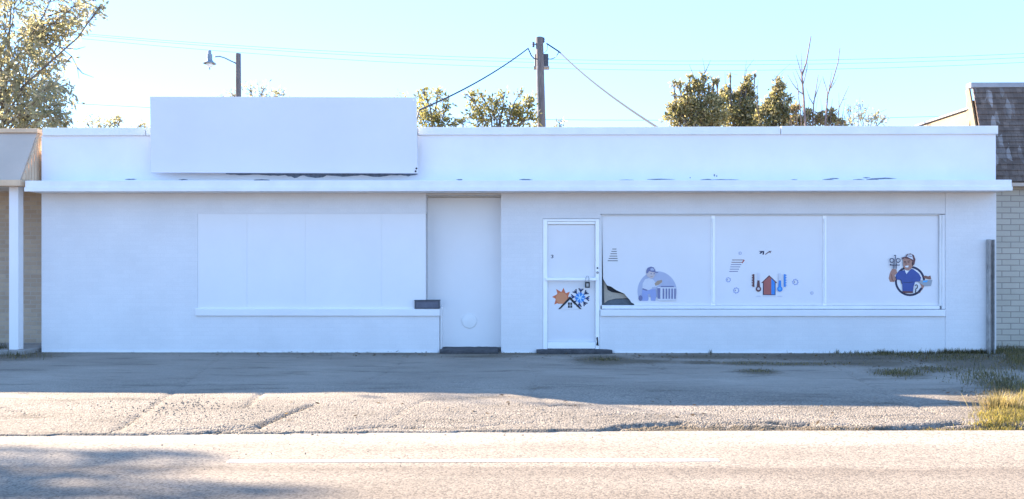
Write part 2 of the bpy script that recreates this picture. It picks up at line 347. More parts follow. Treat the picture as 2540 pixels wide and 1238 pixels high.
def make_lot():
    xs = np.arange(-17, 17.001, 0.04); ys = np.arange(-6.6, 0.301, 0.035)
    nx, ny = len(xs), len(ys)
    XX, YY = np.meshgrid(xs, ys)
    ex = np.interp(XX, [p.x for p in edge_pts], [p.y for p in edge_pts])
    nz = np.array([[0.0] * nx] * ny)
    z = np.zeros_like(XX)
    jag = np.array([0.07 * noise.fractal(Vector((x * 1.7, 3.1, 0)), 1.0, 2.0, 6) + 0.03 * noise.noise(Vector((x * 9, 8, 0))) for x in xs])
    wild = np.clip((xs - X(1480, -6)) / 0.6, 0.08, 1.0)
    ex = ex + (jag * wild)[None, :]
    # gentle undulation, tilt to the road
    for i, y in enumerate(ys):
        for j in range(0, nx, 5):
            nz[i, j] = noise.fractal(Vector((xs[j] * 0.55, y * 0.9, 1.7)), 1.0, 2.0, 4)
        nz[i] = np.interp(xs, xs[::5], nz[i, ::5])
    z += 0.018 * nz * np.clip(-YY / 0.8, 0, 1) - 0.02 * np.clip(-YY / 6, 0, 1)
    CRK = np.zeros_like(XX)
    for line, dep, wid in CR_PX:
        pts = [gnd(px, py) for px, py in line]
        # refine with jitter
        fine = []
        for a, b in zip(pts[:-1], pts[1:]):
            k = max(2, int((b - a).length / 0.06))
            for q in range(k):
                p = a.lerp(b, q / k); p.y += 0.03 * noise.noise(Vector((p.x * 6, p.y * 6, 4))); fine.append(p)
        fine.append(pts[-1])
        dmin = np.full_like(XX, 9.0)
        x0, x1 = min(p.x for p in fine) - 0.4, max(p.x for p in fine) + 0.4
        jj = np.where((xs > x0) & (xs < x1))[0]
        y0, y1 = min(p.y for p in fine) - 0.4, max(p.y for p in fine) + 0.4
        ii = np.where((ys > y0) & (ys < y1))[0]
        if len(jj) == 0 or len(ii) == 0: continue
        sub = np.full((len(ii), len(jj)), 9.0); sx, sy = XX[np.ix_(ii, jj)], YY[np.ix_(ii, jj)]
        for p in fine: sub = np.minimum(sub, np.hypot(sx - p.x, sy - p.y))
        z[np.ix_(ii, jj)] -= 1.5 * dep * np.exp(-(sub / wid) ** 2); CRK[np.ix_(ii, jj)] = np.maximum(CRK[np.ix_(ii, jj)], min(1, dep / .03) * np.exp(-(sub / (wid * .8)) ** 2))
    dirt = np.zeros_like(XX)
    for px, py, hw, hh, wt in DIRT_PX:
        c = gnd(px, py); a = gnd(px + hw, py).x - c.x; b = abs(gnd(px, py - hh).y - c.y) * 0.5 + abs(gnd(px, py + hh).y - c.y) * 0.5
        q = ((XX - c.x) / a) ** 2 + ((YY - c.y) / b) ** 2
        dirt = np.maximum(dirt, wt * np.exp(-q * 0.7))
    dirt = np.maximum(dirt, CRK * 0.75)
    # broken lip at the road
    t = YY - ex
    lip = np.clip(-t / 0.10, 0, 1)
    z = np.where(t < 0, z - 0.045 * lip * np.clip(wild[None, :], 0.35, 1), z)
    rub = (t < 0.0) & (t > -0.35)
    rs = np.random.RandomState(3)
    z += np.where((t < 0.05) & (wild[None, :] > 0.5), rs.uniform(-0.003, 0.003, z.shape), rs.uniform(-0.0006, 0.0006, z.shape))
    dirt = np.where((t < -0.02) & (wild[None, :] > 0.5), np.maximum(dirt, 0.5), dirt)
    road_lim = np.interp(XX, [p.x for p in RL], [p.y for p in RL])
    z = np.where(t < -0.06, np.where(YY > road_lim, -0.062 + 0.010 * (rs.rand(*z.shape)), z), z); z = np.where(YY < road_lim - 0.02, -0.11, z)
    me = bpy.data.meshes.new('forecourt')
    v = np.stack([XX, YY, z], -1).reshape(-1, 3)
    idx = np.arange(nx * ny).reshape(ny, nx)
    fc = np.stack([idx[:-1, :-1], idx[:-1, 1:], idx[1:, 1:], idx[1:, :-1]], -1).reshape(-1, 4)
    me.vertices.add(len(v)); me.vertices.foreach_set('co', v.ravel())
    me.loops.add(fc.size); me.loops.foreach_set('vertex_index', fc.ravel())
    me.polygons.add(len(fc)); me.polygons.foreach_set('loop_start', np.arange(0, fc.size, 4)); me.polygons.foreach_set('loop_total', np.full(len(fc), 4))
    me.polygons.foreach_set('use_smooth', np.ones(len(fc), bool))
    me.update(); me.validate()
    at_ = me.attributes.new('dirt', 'FLOAT', 'POINT'); at_.data.foreach_set('value', dirt.ravel().astype(np.float32))
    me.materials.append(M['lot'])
    o = bpy.data.objects.new('forecourt', me); col.objects.link(o); tag(o, kind='structure')
    return xs, ys, z
LX, LY, LZ = make_lot()
def lot_z(x, y):
    j = int(np.clip((x - LX[0]) / 0.04, 0, len(LX) - 1)); i = int(np.clip((y - LY[0]) / 0.035, 0, len(LY) - 1))
    return float(LZ[i, j])

# painted dash on the road
p0, p1 = gnd(565, 1145, ROAD_Z), gnd(1782, 1142, ROAD_Z)
mb = MB(); n = 40
top = []; bot = []
for i in range(n + 1):
    q = p0.lerp(p1, i / n); j = 0.006 * noise.noise(Vector((i * 0.9, 0, 0)))
    top.append((q.x, q.y + 0.037 + j, ROAD_Z + 0.004)); bot.append((q.x, q.y - 0.037 + j * 0.5, ROAD_Z + 0.004))
mb.add(top + bot, [(i, i + n + 1, i + n + 2, i + 1) for i in range(n)])
tag(mb.build('road_marking', M['paint']), kind='structure')

# ------------------------------------------------------------------ white shop
XL, XR = X(103), X(2470)
z_can_t, z_can_b = Zz(447, -0.42), Zz(473.5, -0.42)
z_sof = z_can_b + 0.012
z_par = Zz(335); z_top = Zz(316)
DEP = 9.0
XA, XB = X(490), X(1056)        # boarded window
XLOW = X(1090)                  # end of the low wall
XP0, XP1 = X(1243), X(1345)     # pier
XD0, XD1 = X(1346.5), X(1487.5) # door
XW0, XW1 = X(1490), X(2338)     # shop windows
XRP = X(2345)
ZS = Zz(784); ZST = Zz(766)     # sill bottom / top
ZLH = Zz(530); ZRH = Zz(531); ZDH = Zz(542.5)
ALC = 0.30; REC = 0.009
shop = thing('shop_building', 'long low white painted shop with a flat canopy, boarded left windows and a glass door', 'shop', (0, 0, 0))
b = MB()
b.box(XL, XA, 0, 0.25, -0.2, z_sof)                         # left wall
b.box(XA, XLOW, 0, 0.25, -0.2, ZS)                          # low wall under boards
b.box(XLOW - 0.12, XLOW, 0.25, ALC, -0.2, ZS)               # its return into the recess
b.box(XA, XB, 0, 0.25, ZLH, z_sof)                          # header over the boards
b.box(XB - 0.12, XB, 0.25, ALC, ZS, z_sof)                  # side of the recess
b.box(XP0, XD0, 0, ALC + 0.1, -0.2, z_sof)                  # pier
b.box(XD0, XW0 - 0.001, 0, 0.25, ZDH, z_sof)                # over the door
b.box(XW0 - 0.001, XRP, 0, 0.25, ZRH, z_sof)                # over the windows
b.box(XD1, XRP, 0, 0.25, -0.2, ZS)                          # low wall under windows
b.box(XD1, XW0, 0.02, 0.25, ZS, ZDH)                        # jamb between door and window
b.box(XRP, XR, -0.012, 0.25, -0.2, z_sof)                   # right pier
b.box(XB, XP0, ALC + 0.05, ALC + 0.2, -0.2, z_sof)          # behind the door panel
b.box(XL, XL + 0.25, 0.25, DEP, -0.2, z_par); b.box(XR - 0.25, XR, 0.25, DEP, -0.2, z_par)
b.box(XL + 0.25, XR - 0.25, DEP - 0.25, DEP, -0.2, z_par)
b.build('wall', M['wall'], shop)
b = MB(); b.box(XL, XR, 0, 0.25, z_sof, z_par)
b.build('parapet', M['stucco'], shop)
b = MB()
# coping in lengths with small joints
for a, c, dz in ((108, 362, 0.0), (364, 1036, 0.004), (1038, 1934, 0.0), (1936, 2473, 0.008)):
    b.box(X(a), X(c), -0.035, 0.29, z_par, z_top + dz)
b.box(XL - 0.005, XL + 0.3, 0.295, DEP + 0.03, z_par, z_top); b.box(XR - 0.3, XR + 0.01, 0.295, DEP + 0.03, z_par, z_top)
b.build('coping', M['fascia'], shop, bevel=0.006)
XC0, XC1 = X(62, -0.42), X(2510, -0.42)
rp0 = random.Random(12)
for a, e in ((104, 330), (333, 700), (704, 1086), (1246, 1328), (1524, 1640), (1643, 1760), (1764, 2040), (2043, 2330), (2347, 2450)):
    c = MB(); x0, x1 = X(a), X(e); n = max(3, int((x1 - x0) / .12)); y0 = -0.022 if a > 2345 else -0.010
    tp = [(x0 + (x1 - x0) * i / n, y0, 0.028 + rp0.uniform(-.008, .008)) for i in range(n + 1)]
    c.prism(tp + [(x1, y0, -0.15), (x0, y0, -0.15)], (0, 0.009, 0)); c.build('base_strip', M['fascia'], shop)
c = MB(); c.box(XC0, XC1, -0.42, -0.002, z_can_b, z_can_t)
can = c.build('canopy', M['fascia'], shop, bevel=0.008)
c = MB(); c.box(XC0 - 0.004, XC1 + 0.004, -0.436, -0.421, z_can_b - 0.004, z_can_b + 0.062)
c.build('fascia_trim', M['fascia'], can, bevel=0.004)
c = MB()
rp = random.Random(5)
for px, py, L, h in ((325, 445, 30, 2), (455, 446, 24, 2), (650, 447, 42, 3), (1140, 446, 16, 3), (1305, 446, 34, 3), (1555, 447, 40, 2), (1640, 445, 70, 2), (1755, 447, 38, 4), (1800, 446, 70, 2),
                     (1970, 447, 20, 3), (2055, 446, 30, 3), (2070, 443, 24, 2), (2130, 446, 30, 2), (2165, 446, 32, 4), (2195, 443, 60, 3), (2150, 441, 20, 2), (1772, 435, 4, 4), (1778, 437, 3, 3), (1712, 441, 3, 2)):
    n = 7; up = []; dn = []
    for i in range(n):
        t = i / (n - 1); e = math.sin(math.pi * min(1, max(0.08, t)))
        up.append(at(px - L / 2 + L * t, py - h * e * rp.uniform(.5, 1), -0.003)); dn.append(at(px - L / 2 + L * t, py + h * e * rp.uniform(.3, .9), -0.003))
    c = MB(); c.prism(up + dn[::-1], (0, 0.002, 0)); c.build('peel_and_grey_patch', M['peel_grey'], shop)
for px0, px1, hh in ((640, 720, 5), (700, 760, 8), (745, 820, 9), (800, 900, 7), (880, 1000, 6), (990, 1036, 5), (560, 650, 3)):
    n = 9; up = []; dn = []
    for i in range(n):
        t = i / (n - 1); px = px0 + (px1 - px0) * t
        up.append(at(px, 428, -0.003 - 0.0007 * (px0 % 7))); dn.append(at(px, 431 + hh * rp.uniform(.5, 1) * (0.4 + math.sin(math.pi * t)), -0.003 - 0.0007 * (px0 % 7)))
    c = MB(); c.prism(up + dn[::-1], (0, 0.002, 0)); c.build('peel_and_grey_patch', M['peel_grey'], shop)  # dark grey strips along the sign board's lower edge
b = MB(); b.box(XL + 0.25, XR - 0.25, 0.25, DEP - 0.25, z_par - 0.45, z_par - 0.35); b.build('roof', M['roofing'], shop)
# recess ceiling sits under the parapet
b = MB(); b.box(XB, XP0, 0.252, ALC + 0.05, Zz(490, ALC) , z_sof); b.box(XB, XP0, 0.03, 0.25, z_sof - 0.045, z_sof - 0.001); b.build('recess_ceiling', M['soffit'], shop)

# boarded window: four sheets, seams a few millimetres wide
seams = [490, 612, 757, 947, 1056]
for i in range(4):
    b = MB(); b.box(X(seams[i]) + 0.0008, X(seams[i + 1]) - 0.0008, REC + 0.001 * (i % 2), REC + 0.03, ZST - 0.05, ZLH)
    b.build('window_board', M['board'], shop)
b = MB(); b.box(XA - 0.03, XLOW + 0.01, -0.03, 0.24, ZS + 0.001, ZST); b.build('window_sill', M['stucco'], shop, bevel=0.008)
b = MB(); b.box(XLOW + 0.0105, XLOW + 0.03, 0.03, ALC, 0.0, ZST + 0.03); b.build('recess_trim', M['stucco'], shop, bevel=0.005)
# door panel in the recess
b = MB(); b.box(XB + 0.002, XP0 - 0.002, ALC, ALC + 0.045, 0.06, Zz(490, ALC) - 0.004)
dp = b.build('door_panel', M['board'], shop)
cpt = at(1164, 796, ALC)
b = MB(); b.lathe([(0.115, 0), (0.125, -0.006), (0.12, -0.016), (0.06, -0.022), (0.012, -0.024), (0.012, -0.03), (0.001, -0.03)], cpt, 'y', 28)
b.build('vent_cover', M['fascia'], shop, smooth=False)

# ---- glass door
DY = 0.05
door_frame = MB()
def fr(mb, px0, px1, py0, py1, y0, y1): mb.box(X(px0), X(px1), y0, y1, Zz(py1), Zz(py0))
fr(door_frame, 1347, 1358, 543.5, 866, 0.0, 0.10); fr(door_frame, 1477, 1487, 543.5, 866, 0.0, 0.10); fr(door_frame, 1358, 1477, 543.5, 549, 0.0, 0.10)
door = door_frame.build('door', M['alu'], shop, bevel=0.004)
s = MB(); fr(s, 1358.5, 1476.5, 549.5, 556, 0.015, 0.06); s.build('top_rail', M['alu'], door, bevel=0.004)
s = MB(); fr(s, 1358.5, 1476.5, 849, 865, 0.015, 0.06); s.build('bottom_rail', M['alu'], door, bevel=0.004)
s = MB(); fr(s, 1353, 1480, 689, 696, -0.035, -0.005)
s.build('push_bar', M['alu'], door, bevel=0.006)
s = MB(); s.box(X(1358.5), X(1476.5), DY, DY + 0.008, Zz(848.5), Zz(556.5)); pane = s.build('glass_pane', M['film'], door)
s = MB(); s.lathe([(0.02, 0), (0.022, -0.008), (0.012, -0.018), (0.001, -0.018)], at(1482, 676, 0.0), 'y', 14); s.build('lock', M['steel'], door)
s = MB(); s.lathe([(0.014, 0), (0.014, -0.012), (0.001, -0.012)], at(1482, 665, 0.0), 'y', 12); s.build('lock', M['black'], door)
s = MB(); s.prism([at(1479, 838, -0.01), at(1483, 836, -0.01), at(1484, 848, -0.01), at(1485, 858, -0.01), at(1479, 856, -0.01), at(1481, 847, -0.01)], (0, 0.01, 0)); s.build('door_closer', M['black'], door)

# ---- shop windows
WY = 0.06
panes_px = [(1493, 1766), (1776, 2044), (2053, 2332)]
windows = []
for i, (a, c) in enumerate(panes_px):
    s = MB()
    if i == 0:   # torn film at the lower left corner
        z6 = lambda x, y: at(1480 + x / 8.842, 640 + y / 8.842, WY)
        tear = [(140, 460), (180, 520), (225, 600), (320, 630), (430, 705), (540, 755), (610, 785), (660, 850), (720, 910), (760, 975), (810, 1000), (835, 1026)]
        out = [at(a, 534, WY)] + [z6(x, y) for x, y in tear] + [at(c, 757, WY), at(c, 534, WY)]
        out = [Vector((p.x, WY, p.z)) for p in out]
        zb = out[-2].z
        out[-3].z = zb
        s.prism(out, (0, 0.004, 0))
    else:
        s.box(X(a), X(c), WY, WY + 0.004, Zz(757), Zz(534))
    windows.append(s.build('window', M['film'], shop))
s = MB()
fr(s, 1490, 1493, 533, 758, 0.02, 0.09); fr(s, 2332.5, 2338, 533, 758, 0.02, 0.09)
fr(s, 1493.05, 2332.4, 532, 534, 0.02, 0.09); fr(s, 1493.05, 2332.4, 757.5, 766, 0.02, 0.09)
s.build('window_frame', M['fascia'], shop)
s = MB(); fr(s, 2338.05, 2344.9, 533, 766, 0.005, 0.09); s.build('window_jamb', M['stucco'], shop)
for a, c in ((1766, 1776), (2044, 2053)):
    s = MB(); fr(s, a + 0.1, c - 0.1, 534.1, 757.4, 0.05, 0.09); fr(s, a + 2.5, c - 2.5, 543, 752, 0.02, 0.0495)
    s.build('mullion', M['alu'], shop, bevel=0.003)
b = MB(); b.box(XD1 + 0.012, XRP - 0.01, -0.03, 0.2, ZS + 0.001, ZST - 0.01); b.build('window_sill', M['stucco'], shop, bevel=0.008)

# what shows through the tear: a dark panel painted as the unlit room, pale folded paper and shelf
mats_t = [plain('tear_dark_room', (0.10, 0.12, 0.14), 0.6, 0.2, 20), plain('tear_paper', (0.42, 0.36, 0.29), 0.8, 0.1, 30), plain('tear_dark', (0.02, 0.022, 0.03), 0.6, 0.2, 20)]
s = MB()
zt = lambda x, y, Y: at(1480 + x / 8.842, 640 + y / 8.842, Y)
s.prism([zt(x, y, 0.13) for x, y in ((100, 400), (900, 640), (900, 1060), (100, 1060))], (0, 0.02, 0), 0)
s.prism([zt(x, y, 0.11) for x, y in ((150, 480), (190, 520), (240, 700), (330, 750), (620, 790), (680, 880), (420, 890), (250, 930), (170, 990))], (0, 0.01, 0), 1)
s.prism([zt(x, y, 0.125) for x, y in ((170, 500), (330, 620), (640, 800), (560, 790), (340, 775), (230, 715))], (0, 0.004, 0), 2)
s.build('torn_backing', mats_t, shop)

# ---- vinyl decals: thin cut shapes on the glass
DC = {}
def dm(name, c):
    if name not in DC: DC[name] = plain('vinyl_' + name, c, 0.45, 0.04, 10, bumpy=0)
    return DC[name]
class Decal:
    """layers of cut vinyl in photo-pixel outlines laid on the plane y = Y"""
    def __init__(s, Y, tf): s.m = MB(); s.Y = Y; s.tf = tf; s.lay = 0; s.mats = []
    def _mi(s, mat):
        if mat not in s.mats: s.mats.append(mat)
        return s.mats.index(mat)
    def P(s, x, y): px, py = s.tf(x, y); return at(px, py, s.Y - 0.0015 - 0.0012 * s.lay)
    def poly(s, pts, mat, up=True):
        s.m.prism([s.P(x, y) for x, y in pts], (0, 0.0009, 0), s._mi(mat)); s.lay += up; return s
    def disc(s, cx, cy, r, mat, a0=0, a1=360, n=28, ry=None, up=True):
        k = [(cx + r * math.cos(R(a0 + (a1 - a0) * i / n)), cy - (ry or r) * math.sin(R(a0 + (a1 - a0) * i / n))) for i in range(n if a1 - a0 == 360 else n + 1)]
        return s.poly(k, mat, up)
    def ring(s, cx, cy, r, rin, mat, a0=0, a1=360, n=32, up=True):
        o = [(cx + r * math.cos(R(a0 + (a1 - a0) * i / n)), cy - r * math.sin(R(a0 + (a1 - a0) * i / n))) for i in range(n + 1)]
        q = [(cx + rin * math.cos(R(a0 + (a1 - a0) * i / n)), cy - rin * math.sin(R(a0 + (a1 - a0) * i / n))) for i in range(n + 1)]
        mi = s._mi(mat)
        for i in range(n): s.m.prism([s.P(*o[i]), s.P(*o[i + 1]), s.P(*q[i + 1]), s.P(*q[i])], (0, 0.0009, 0), mi)
        s.lay += up; return s
    def line(s, pts, wd, mat, up=True):
        mi = s._mi(mat)
        for (x0, y0), (x1, y1) in zip(pts[:-1], pts[1:]):
            L = math.hypot(x1 - x0, y1 - y0) or 1; nx, ny = -(y1 - y0) / L * wd / 2, (x1 - x0) / L * wd / 2
            s.m.prism([s.P(x0 + nx, y0 + ny), s.P(x1 + nx, y1 + ny), s.P(x1 - nx, y1 - ny), s.P(x0 - nx, y0 - ny)], (0, 0.0009, 0), mi); s.lay += 0.02
        s.lay += up; return s
    def build(s, name, parent): return s.m.build(name, s.mats, parent)
navy = dm('navy', (0.018, 0.026, 0.075)); shirt = dm('blue', (0.045, 0.085, 0.30)); skin = dm('skin', (0.42, 0.22, 0.17)); skin2 = dm('skin_dark', (0.26, 0.12, 0.09))
wht = dm('white', (0.80, 0.80, 0.82)); blk = dm('black', (0.018, 0.018, 0.024)); maroon = dm('maroon', (0.13, 0.05, 0.055)); grey = dm('grey', (0.33, 0.36, 0.40))
orange = dm('orange', (0.62, 0.16, 0.07)); red = dm('red', (0.42, 0.065, 0.05)); brick = dm('brick_red', (0.40, 0.115, 0.10)); sky_b = dm('sky_blue', (0.045, 0.25, 0.68)); cyan = dm('cyan', (0.10, 0.42, 0.78))
lilac = dm('pale_lilac', (0.43, 0.46, 0.60)); palew = dm('pale_white', (0.66, 0.66, 0.72)); fadeb = dm('faded_blue', (0.30, 0.36, 0.62)); faden = dm('faded_navy', (0.17, 0.185, 0.33)); fades = dm('faded_skin', (0.60, 0.50, 0.50)); sand = dm('sand', (0.42, 0.30, 0.22))

# technician with gauges
D = Decal(WY, lambda x, y: (2180 + x / 6.875, 600 + y / 6.875))
D.ring(530, 668, 258, 222, navy)
D.poly([(200, 505), (228, 462), (300, 466), (312, 530), (268, 572), (292, 640), (258, 686), (190, 682), (168, 622), (184, 545)], skin)
D.poly([(206, 545), (225, 560), (240, 640), (262, 672), (240, 672), (214, 640)], skin2)
D.poly([(660, 862), (728, 770), (690, 690), (640, 665), (700, 640), (770, 690), (790, 740), (700, 872)], skin)
D.poly([(660, 850), (715, 778), (745, 795), (690, 872)], navy)
D.poly([(640, 672), (700, 655), (915, 648), (888, 752), (790, 758), (700, 706)], grey)
D.poly([(755, 664), (840, 655), (820, 690), (750, 692)], cyan)
D.poly([(760, 585), (800, 575), (840, 590), (880, 574), (894, 640), (840, 636), (765, 616)], skin2)
D.poly([(440, 482), (340, 502), (290, 562), (300, 642), (368, 650), (398, 722), (408, 858), (580, 866), (592, 764), (618, 682), (700, 674), (722, 612), (684, 544), (592, 470), (556, 458), (470, 552)], shirt)
D.line([(415, 688), (500, 694), (590, 684)], 9, navy); D.line([(372, 640), (398, 720)], 9, navy)
D.poly([(405, 838), (582, 846), (580, 874), (412, 872)], maroon)
D.poly([(440, 478), (470, 552), (520, 480)], wht)
D.poly([(415, 300), (412, 360), (422, 430), (452, 482), (500, 492), (552, 452), (592, 400), (594, 320), (560, 285), (450, 275)], skin)
D.poly([(575, 320), (600, 300), (600, 380), (575, 414), (562, 372)], blk)
D.poly([(386, 268), (460, 250), (478, 212), (540, 198), (596, 226), (624, 300), (606, 385), (586, 400), (576, 330), (532, 298), (442, 278), (404, 300)], maroon)
D.poly([(470, 246), (500, 216), (562, 216), (588, 306), (540, 284)], palew)
D.line([(484, 238), (560, 248)], 10, navy)
D.poly([(443, 410), (508, 404), (500, 436), (456, 436)], wht)
D.line([(432, 330), (462, 336)], 8, blk, False); D.line([(492, 330), (536, 322)], 8, blk, False); D.disc(446, 350, 8, blk, n=10); D.disc(512, 348, 8, blk, n=10); D.line([(470, 350), (462, 385), (480, 388)], 6, skin2)
D.ring(222, 316, 40, 27, navy); D.ring(330, 316, 40, 27, navy)
D.line([(262, 240), (268, 228), (290, 232), (282, 262), (272, 330), (276, 460)], 13, navy); D.line([(245, 350), (247, 462)], 12, navy); D.line([(303, 350), (300, 462)], 12, navy)
D.line([(190, 388), (215, 396), (335, 396), (360, 394)], 14, navy); D.disc(200, 390, 14, navy, n=10)
D.line([(618, 745), (640, 730), (660, 745), (656, 785), (630, 800), (626, 890)], 17, blk)
D.build('worker_decal', windows[2])
# kneeling worker, sun-faded
D = Decal(WY, lambda x, y: (1480 + x / 8.842, 640 + y / 8.842))
pts = [(1325 + 430 * math.cos(R(a)), 730 - 440 * math.sin(R(a))) for a in range(-20, 201, 8)]
D.poly(pts, lilac)
D.poly([(1060, 470), (1150, 440), (1240, 470), (1300, 560), (1420, 490), (1440, 540), (1300, 640), (1220, 640), (1190, 700), (1110, 700), (1000, 670), (1010, 560)], palew)
D.poly([(1270, 560), (1330, 500), (1430, 480), (1440, 530), (1360, 590), (1290, 610)], sand)
D.line([(1005, 675), (1110, 712)], 30, faden)
D.poly([(1000, 700), (1110, 720), (1180, 690), (1290, 680), (1310, 800), (1290, 940), (1190, 935), (1185, 860), (1170, 780), (1120, 800), (1140, 900), (1120, 940), (960, 940), (990, 820)], fadeb)
D.disc(962, 880, 46, faden, n=18, ry=62)
D.poly([(1090, 330), (1110, 400), (1180, 450), (1240, 440), (1285, 370), (1280, 310), (1160, 290)], fades)
D.poly([(1088, 340), (1090, 270), (1120, 215), (1190, 190), (1250, 205), (1285, 260), (1290, 300), (1355, 315), (1330, 330), (1290, 322), (1240, 310), (1150, 290), (1120, 335)], faden)
D.poly([(1175, 235), (1225, 220), (1265, 245), (1255, 275), (1185, 275)], lilac)
D.disc(1195, 345, 13, faden, n=10); D.disc(1262, 345, 13, faden, n=10); D.line([(1180, 405), (1230, 405)], 10, sand)
D.poly([(1335, 640), (1740, 640), (1740, 935), (1335, 935)], palew)
D.poly([(1335, 660), (1395, 660), (1395, 900), (1340, 890)], faden)
for xx in (1465, 1530, 1592, 1655, 1718): D.line([(xx, 670), (xx, 895)], 34, faden, False)
D.line([(1410, 625), (1690, 625)], 22, faden)
D.build('worker_decal', windows[0])
D = Decal(WY, lambda x, y: (1460 + x / 3.096, 500 + y / 3.096))
for i in range(6): D.line([(182 - i * 7, 365 + i * 18), (214 + i * 2, 365 + i * 18)], 5, blk, False)
D.build('speed_line_decal', windows[0])

# half hot, half cold house with thermometers
z6 = lambda x, y: (1780 + x / 7.736, 600 + y / 7.736)
D = Decal(WY, z6)
D.poly([(870, 785), (1112, 785), (1112, 1045), (866, 1045)], navy)
D.poly([(835, 790), (990, 640), (1148, 790), (1110, 790), (1110, 800), (870, 800), (870, 790)], maroon)
D.poly([(886, 760), (990, 668), (1030, 700), (1030, 1010), (886, 1010)], brick)
D.poly([(1030, 702), (1098, 772), (1098, 1010), (1030, 1010)], sky_b)
D.poly([(866, 1022), (1112, 1022), (1112, 1044), (866, 1044)], palew)
for cx, cm, hm, sgn in ((785, maroon, fades, -1), (1195, sky_b, cyan, 1)):
    D.line([(cx, 600), (cx, 740)], 46, palew); D.disc(cx, 905, 52, cm); D.poly([(cx - 20, 740), (cx + 20, 740), (cx + 30, 870), (cx - 30, 870)], cm)
    D.disc(cx, 900, 26, hm)
    tx = cx + sgn * 95
    D.line([(tx, 620), (tx, 865)], 34, cm)
    for k in range(5): D.line([(tx, 640 + k * 48), (tx + sgn * 34, 640 + k * 48)], 14, cm, False)
    D.disc(cx, 1052, 55, lilac, 20, 160, 10, ry=14)
D.build('thermometer_house_decal', windows[1])
D = Decal(WY, z6)
for i in range(6): D.line([(278 - i * 11, 348 + i * 44), (500 - i * 22, 348 + i * 44)], 13, faden if i > 1 else maroon, False)
D.line([(512, 345), (470, 405)], 22, red)
D.build('speed_line_decal', windows[1])
for gx, gy, gr in ((432, 218, 28), (205, 728, 44), (357, 933, 54), (1492, 772, 54), (1808, 982, 28)):
    D = Decal(WY, z6)
    D.ring(gx, gy, gr, gr * 0.72, fadeb, n=20, up=False)
    for k in range(8):
        a = R(k * 45 + 10); D.line([(gx + gr * .9 * math.cos(a), gy + gr * .9 * math.sin(a)), (gx + gr * 1.16 * math.cos(a), gy + gr * 1.16 * math.sin(a))], gr * .3, fadeb, False)
    D.disc(gx - gr * .15, gy, gr * 0.32, faden, 90, 270, 10)
    D.build('gear_decal', windows[1])
D = Decal(WY, z6)
D.poly([(785, 175), (895, 175), (890, 245), (860, 245), (868, 195), (830, 230), (800, 225), (822, 195)], navy)
D.line([(1030, 178), (975, 200), (915, 242)], 16, maroon); D.line([(985, 175), (1020, 215)], 12, maroon)
D.build('emblem_decal', windows[1])
# door: sun, snowflake, roof with little window, and a digit
z8 = lambda x, y: (1300 + x / 3.096, 500 + y / 3.096)
D = Decal(DY, z8)
c0 = (290, 742)
spk = []
tips = [(352, 692), (303, 662), (246, 672), (214, 732), (232, 790)]
for i, (tx, ty) in enumerate(tips):
    a = math.atan2(ty - c0[1], tx - c0[0])
    for da, rr in ((0.42, 50),): spk.append((c0[0] + rr * math.cos(a + da), c0[1] + rr * math.sin(a + da)))
    spk.append((tx, ty)); spk.append((c0[0] + 50 * math.cos(a - 0.2), c0[1] + 50 * math.sin(a - 0.2)))
spk += [(262, 785), (300, 785), (345, 735)]
D.poly(spk, orange); D.disc(288, 742, 44, dm('amber', (0.68, 0.26, 0.12)))
D.build('sun_decal', pane)
D = Decal(DY, z8)
for k in range(8):
    a = R(k * 45 + 6); ca, sa = math.cos(a), math.sin(a)
    D.line([(430, 738), (430 + 70 * ca, 738 + 70 * sa)], 9, navy if k % 2 else shirt, False)
    for e in (-1, 1):
        b_ = a + e * 0.6; D.line([(430 + 46 * ca, 738 + 46 * sa), (430 + 46 * ca + 30 * math.cos(b_), 738 + 46 * sa + 30 * math.sin(b_))], 9, navy, False)
D.lay += 1
pts = []
for k in range(24):
    a = R(k * 15); rr = 44 if k % 2 else 32; pts.append((430 + rr * math.cos(a), 738 + rr * math.sin(a)))
D.poly(pts, sky_b)
for k in range(6):
    a = R(k * 60 + 15); D.line([(430, 738), (430 + 34 * math.cos(a), 738 + 34 * math.sin(a))], 7, dm('ice', (0.45, 0.68, 0.85)), False)
D.build('snowflake_decal', pane)
D = Decal(DY - 0.004, z8)
D.poly([(352, 756), (424, 826), (284, 826)], M['film'])
D.poly([(262, 826), (352, 728), (442, 826), (428, 826), (352, 752), (277, 826)], blk)
for xx in (337, 355):
    for yy in (775, 797): D.poly([(xx, yy), (xx + 14, yy), (xx + 14, yy + 19), (xx, yy + 19)], blk, False)
D.build('house_decal', pane)
D = Decal(DY, z8)
D.line([(206, 413), (220, 411), (224, 417), (214, 422), (224, 426), (220, 433), (206, 432)], 4.5, navy)
D.build('digit_decal', pane)

# ------------------------------------------------------------------ things on and by the shop
sg = thing('sign_board', 'large blank pale sign board fixed above the canopy on the left', 'sign', at(703, 430, -0.1))
tl, tr, br_, bl = at(371.5, 239.5, -0.20), at(1032, 241, -0.20), at(1036, 430, -0.20), at(374, 428.5, -0.20)
b = MB(); b.prism([tl, tr, br_, bl], (0, 0.05, 0)); b.build('panel', M['sign'], sg, bevel=0.006)
for px in (430, 640, 850, 1000):
    b = MB(); b.box(X(px), X(px) + 0.06, -0.149, -0.037, Zz(330), Zz(322)); b.box(X(px), X(px) + 0.06, -0.149, -0.002, Zz(415), Zz(408))
    b.box(X(px) + 0.002, X(px) + 0.058, -0.148, -0.10, Zz(416), Zz(262)); b.build('bracket', M['steel'], sg)
for px, py, m in ((1026, 249, 'alu'), (1031, 425, 'black'), (1036 - 3, 418, 'black')):
    b = MB(); b.lathe([(0.016, 0), (0.016, -0.006), (0.002, -0.010)], at(px, py, -0.201), 'y', 10); b.build('bolt', M[m], sg)

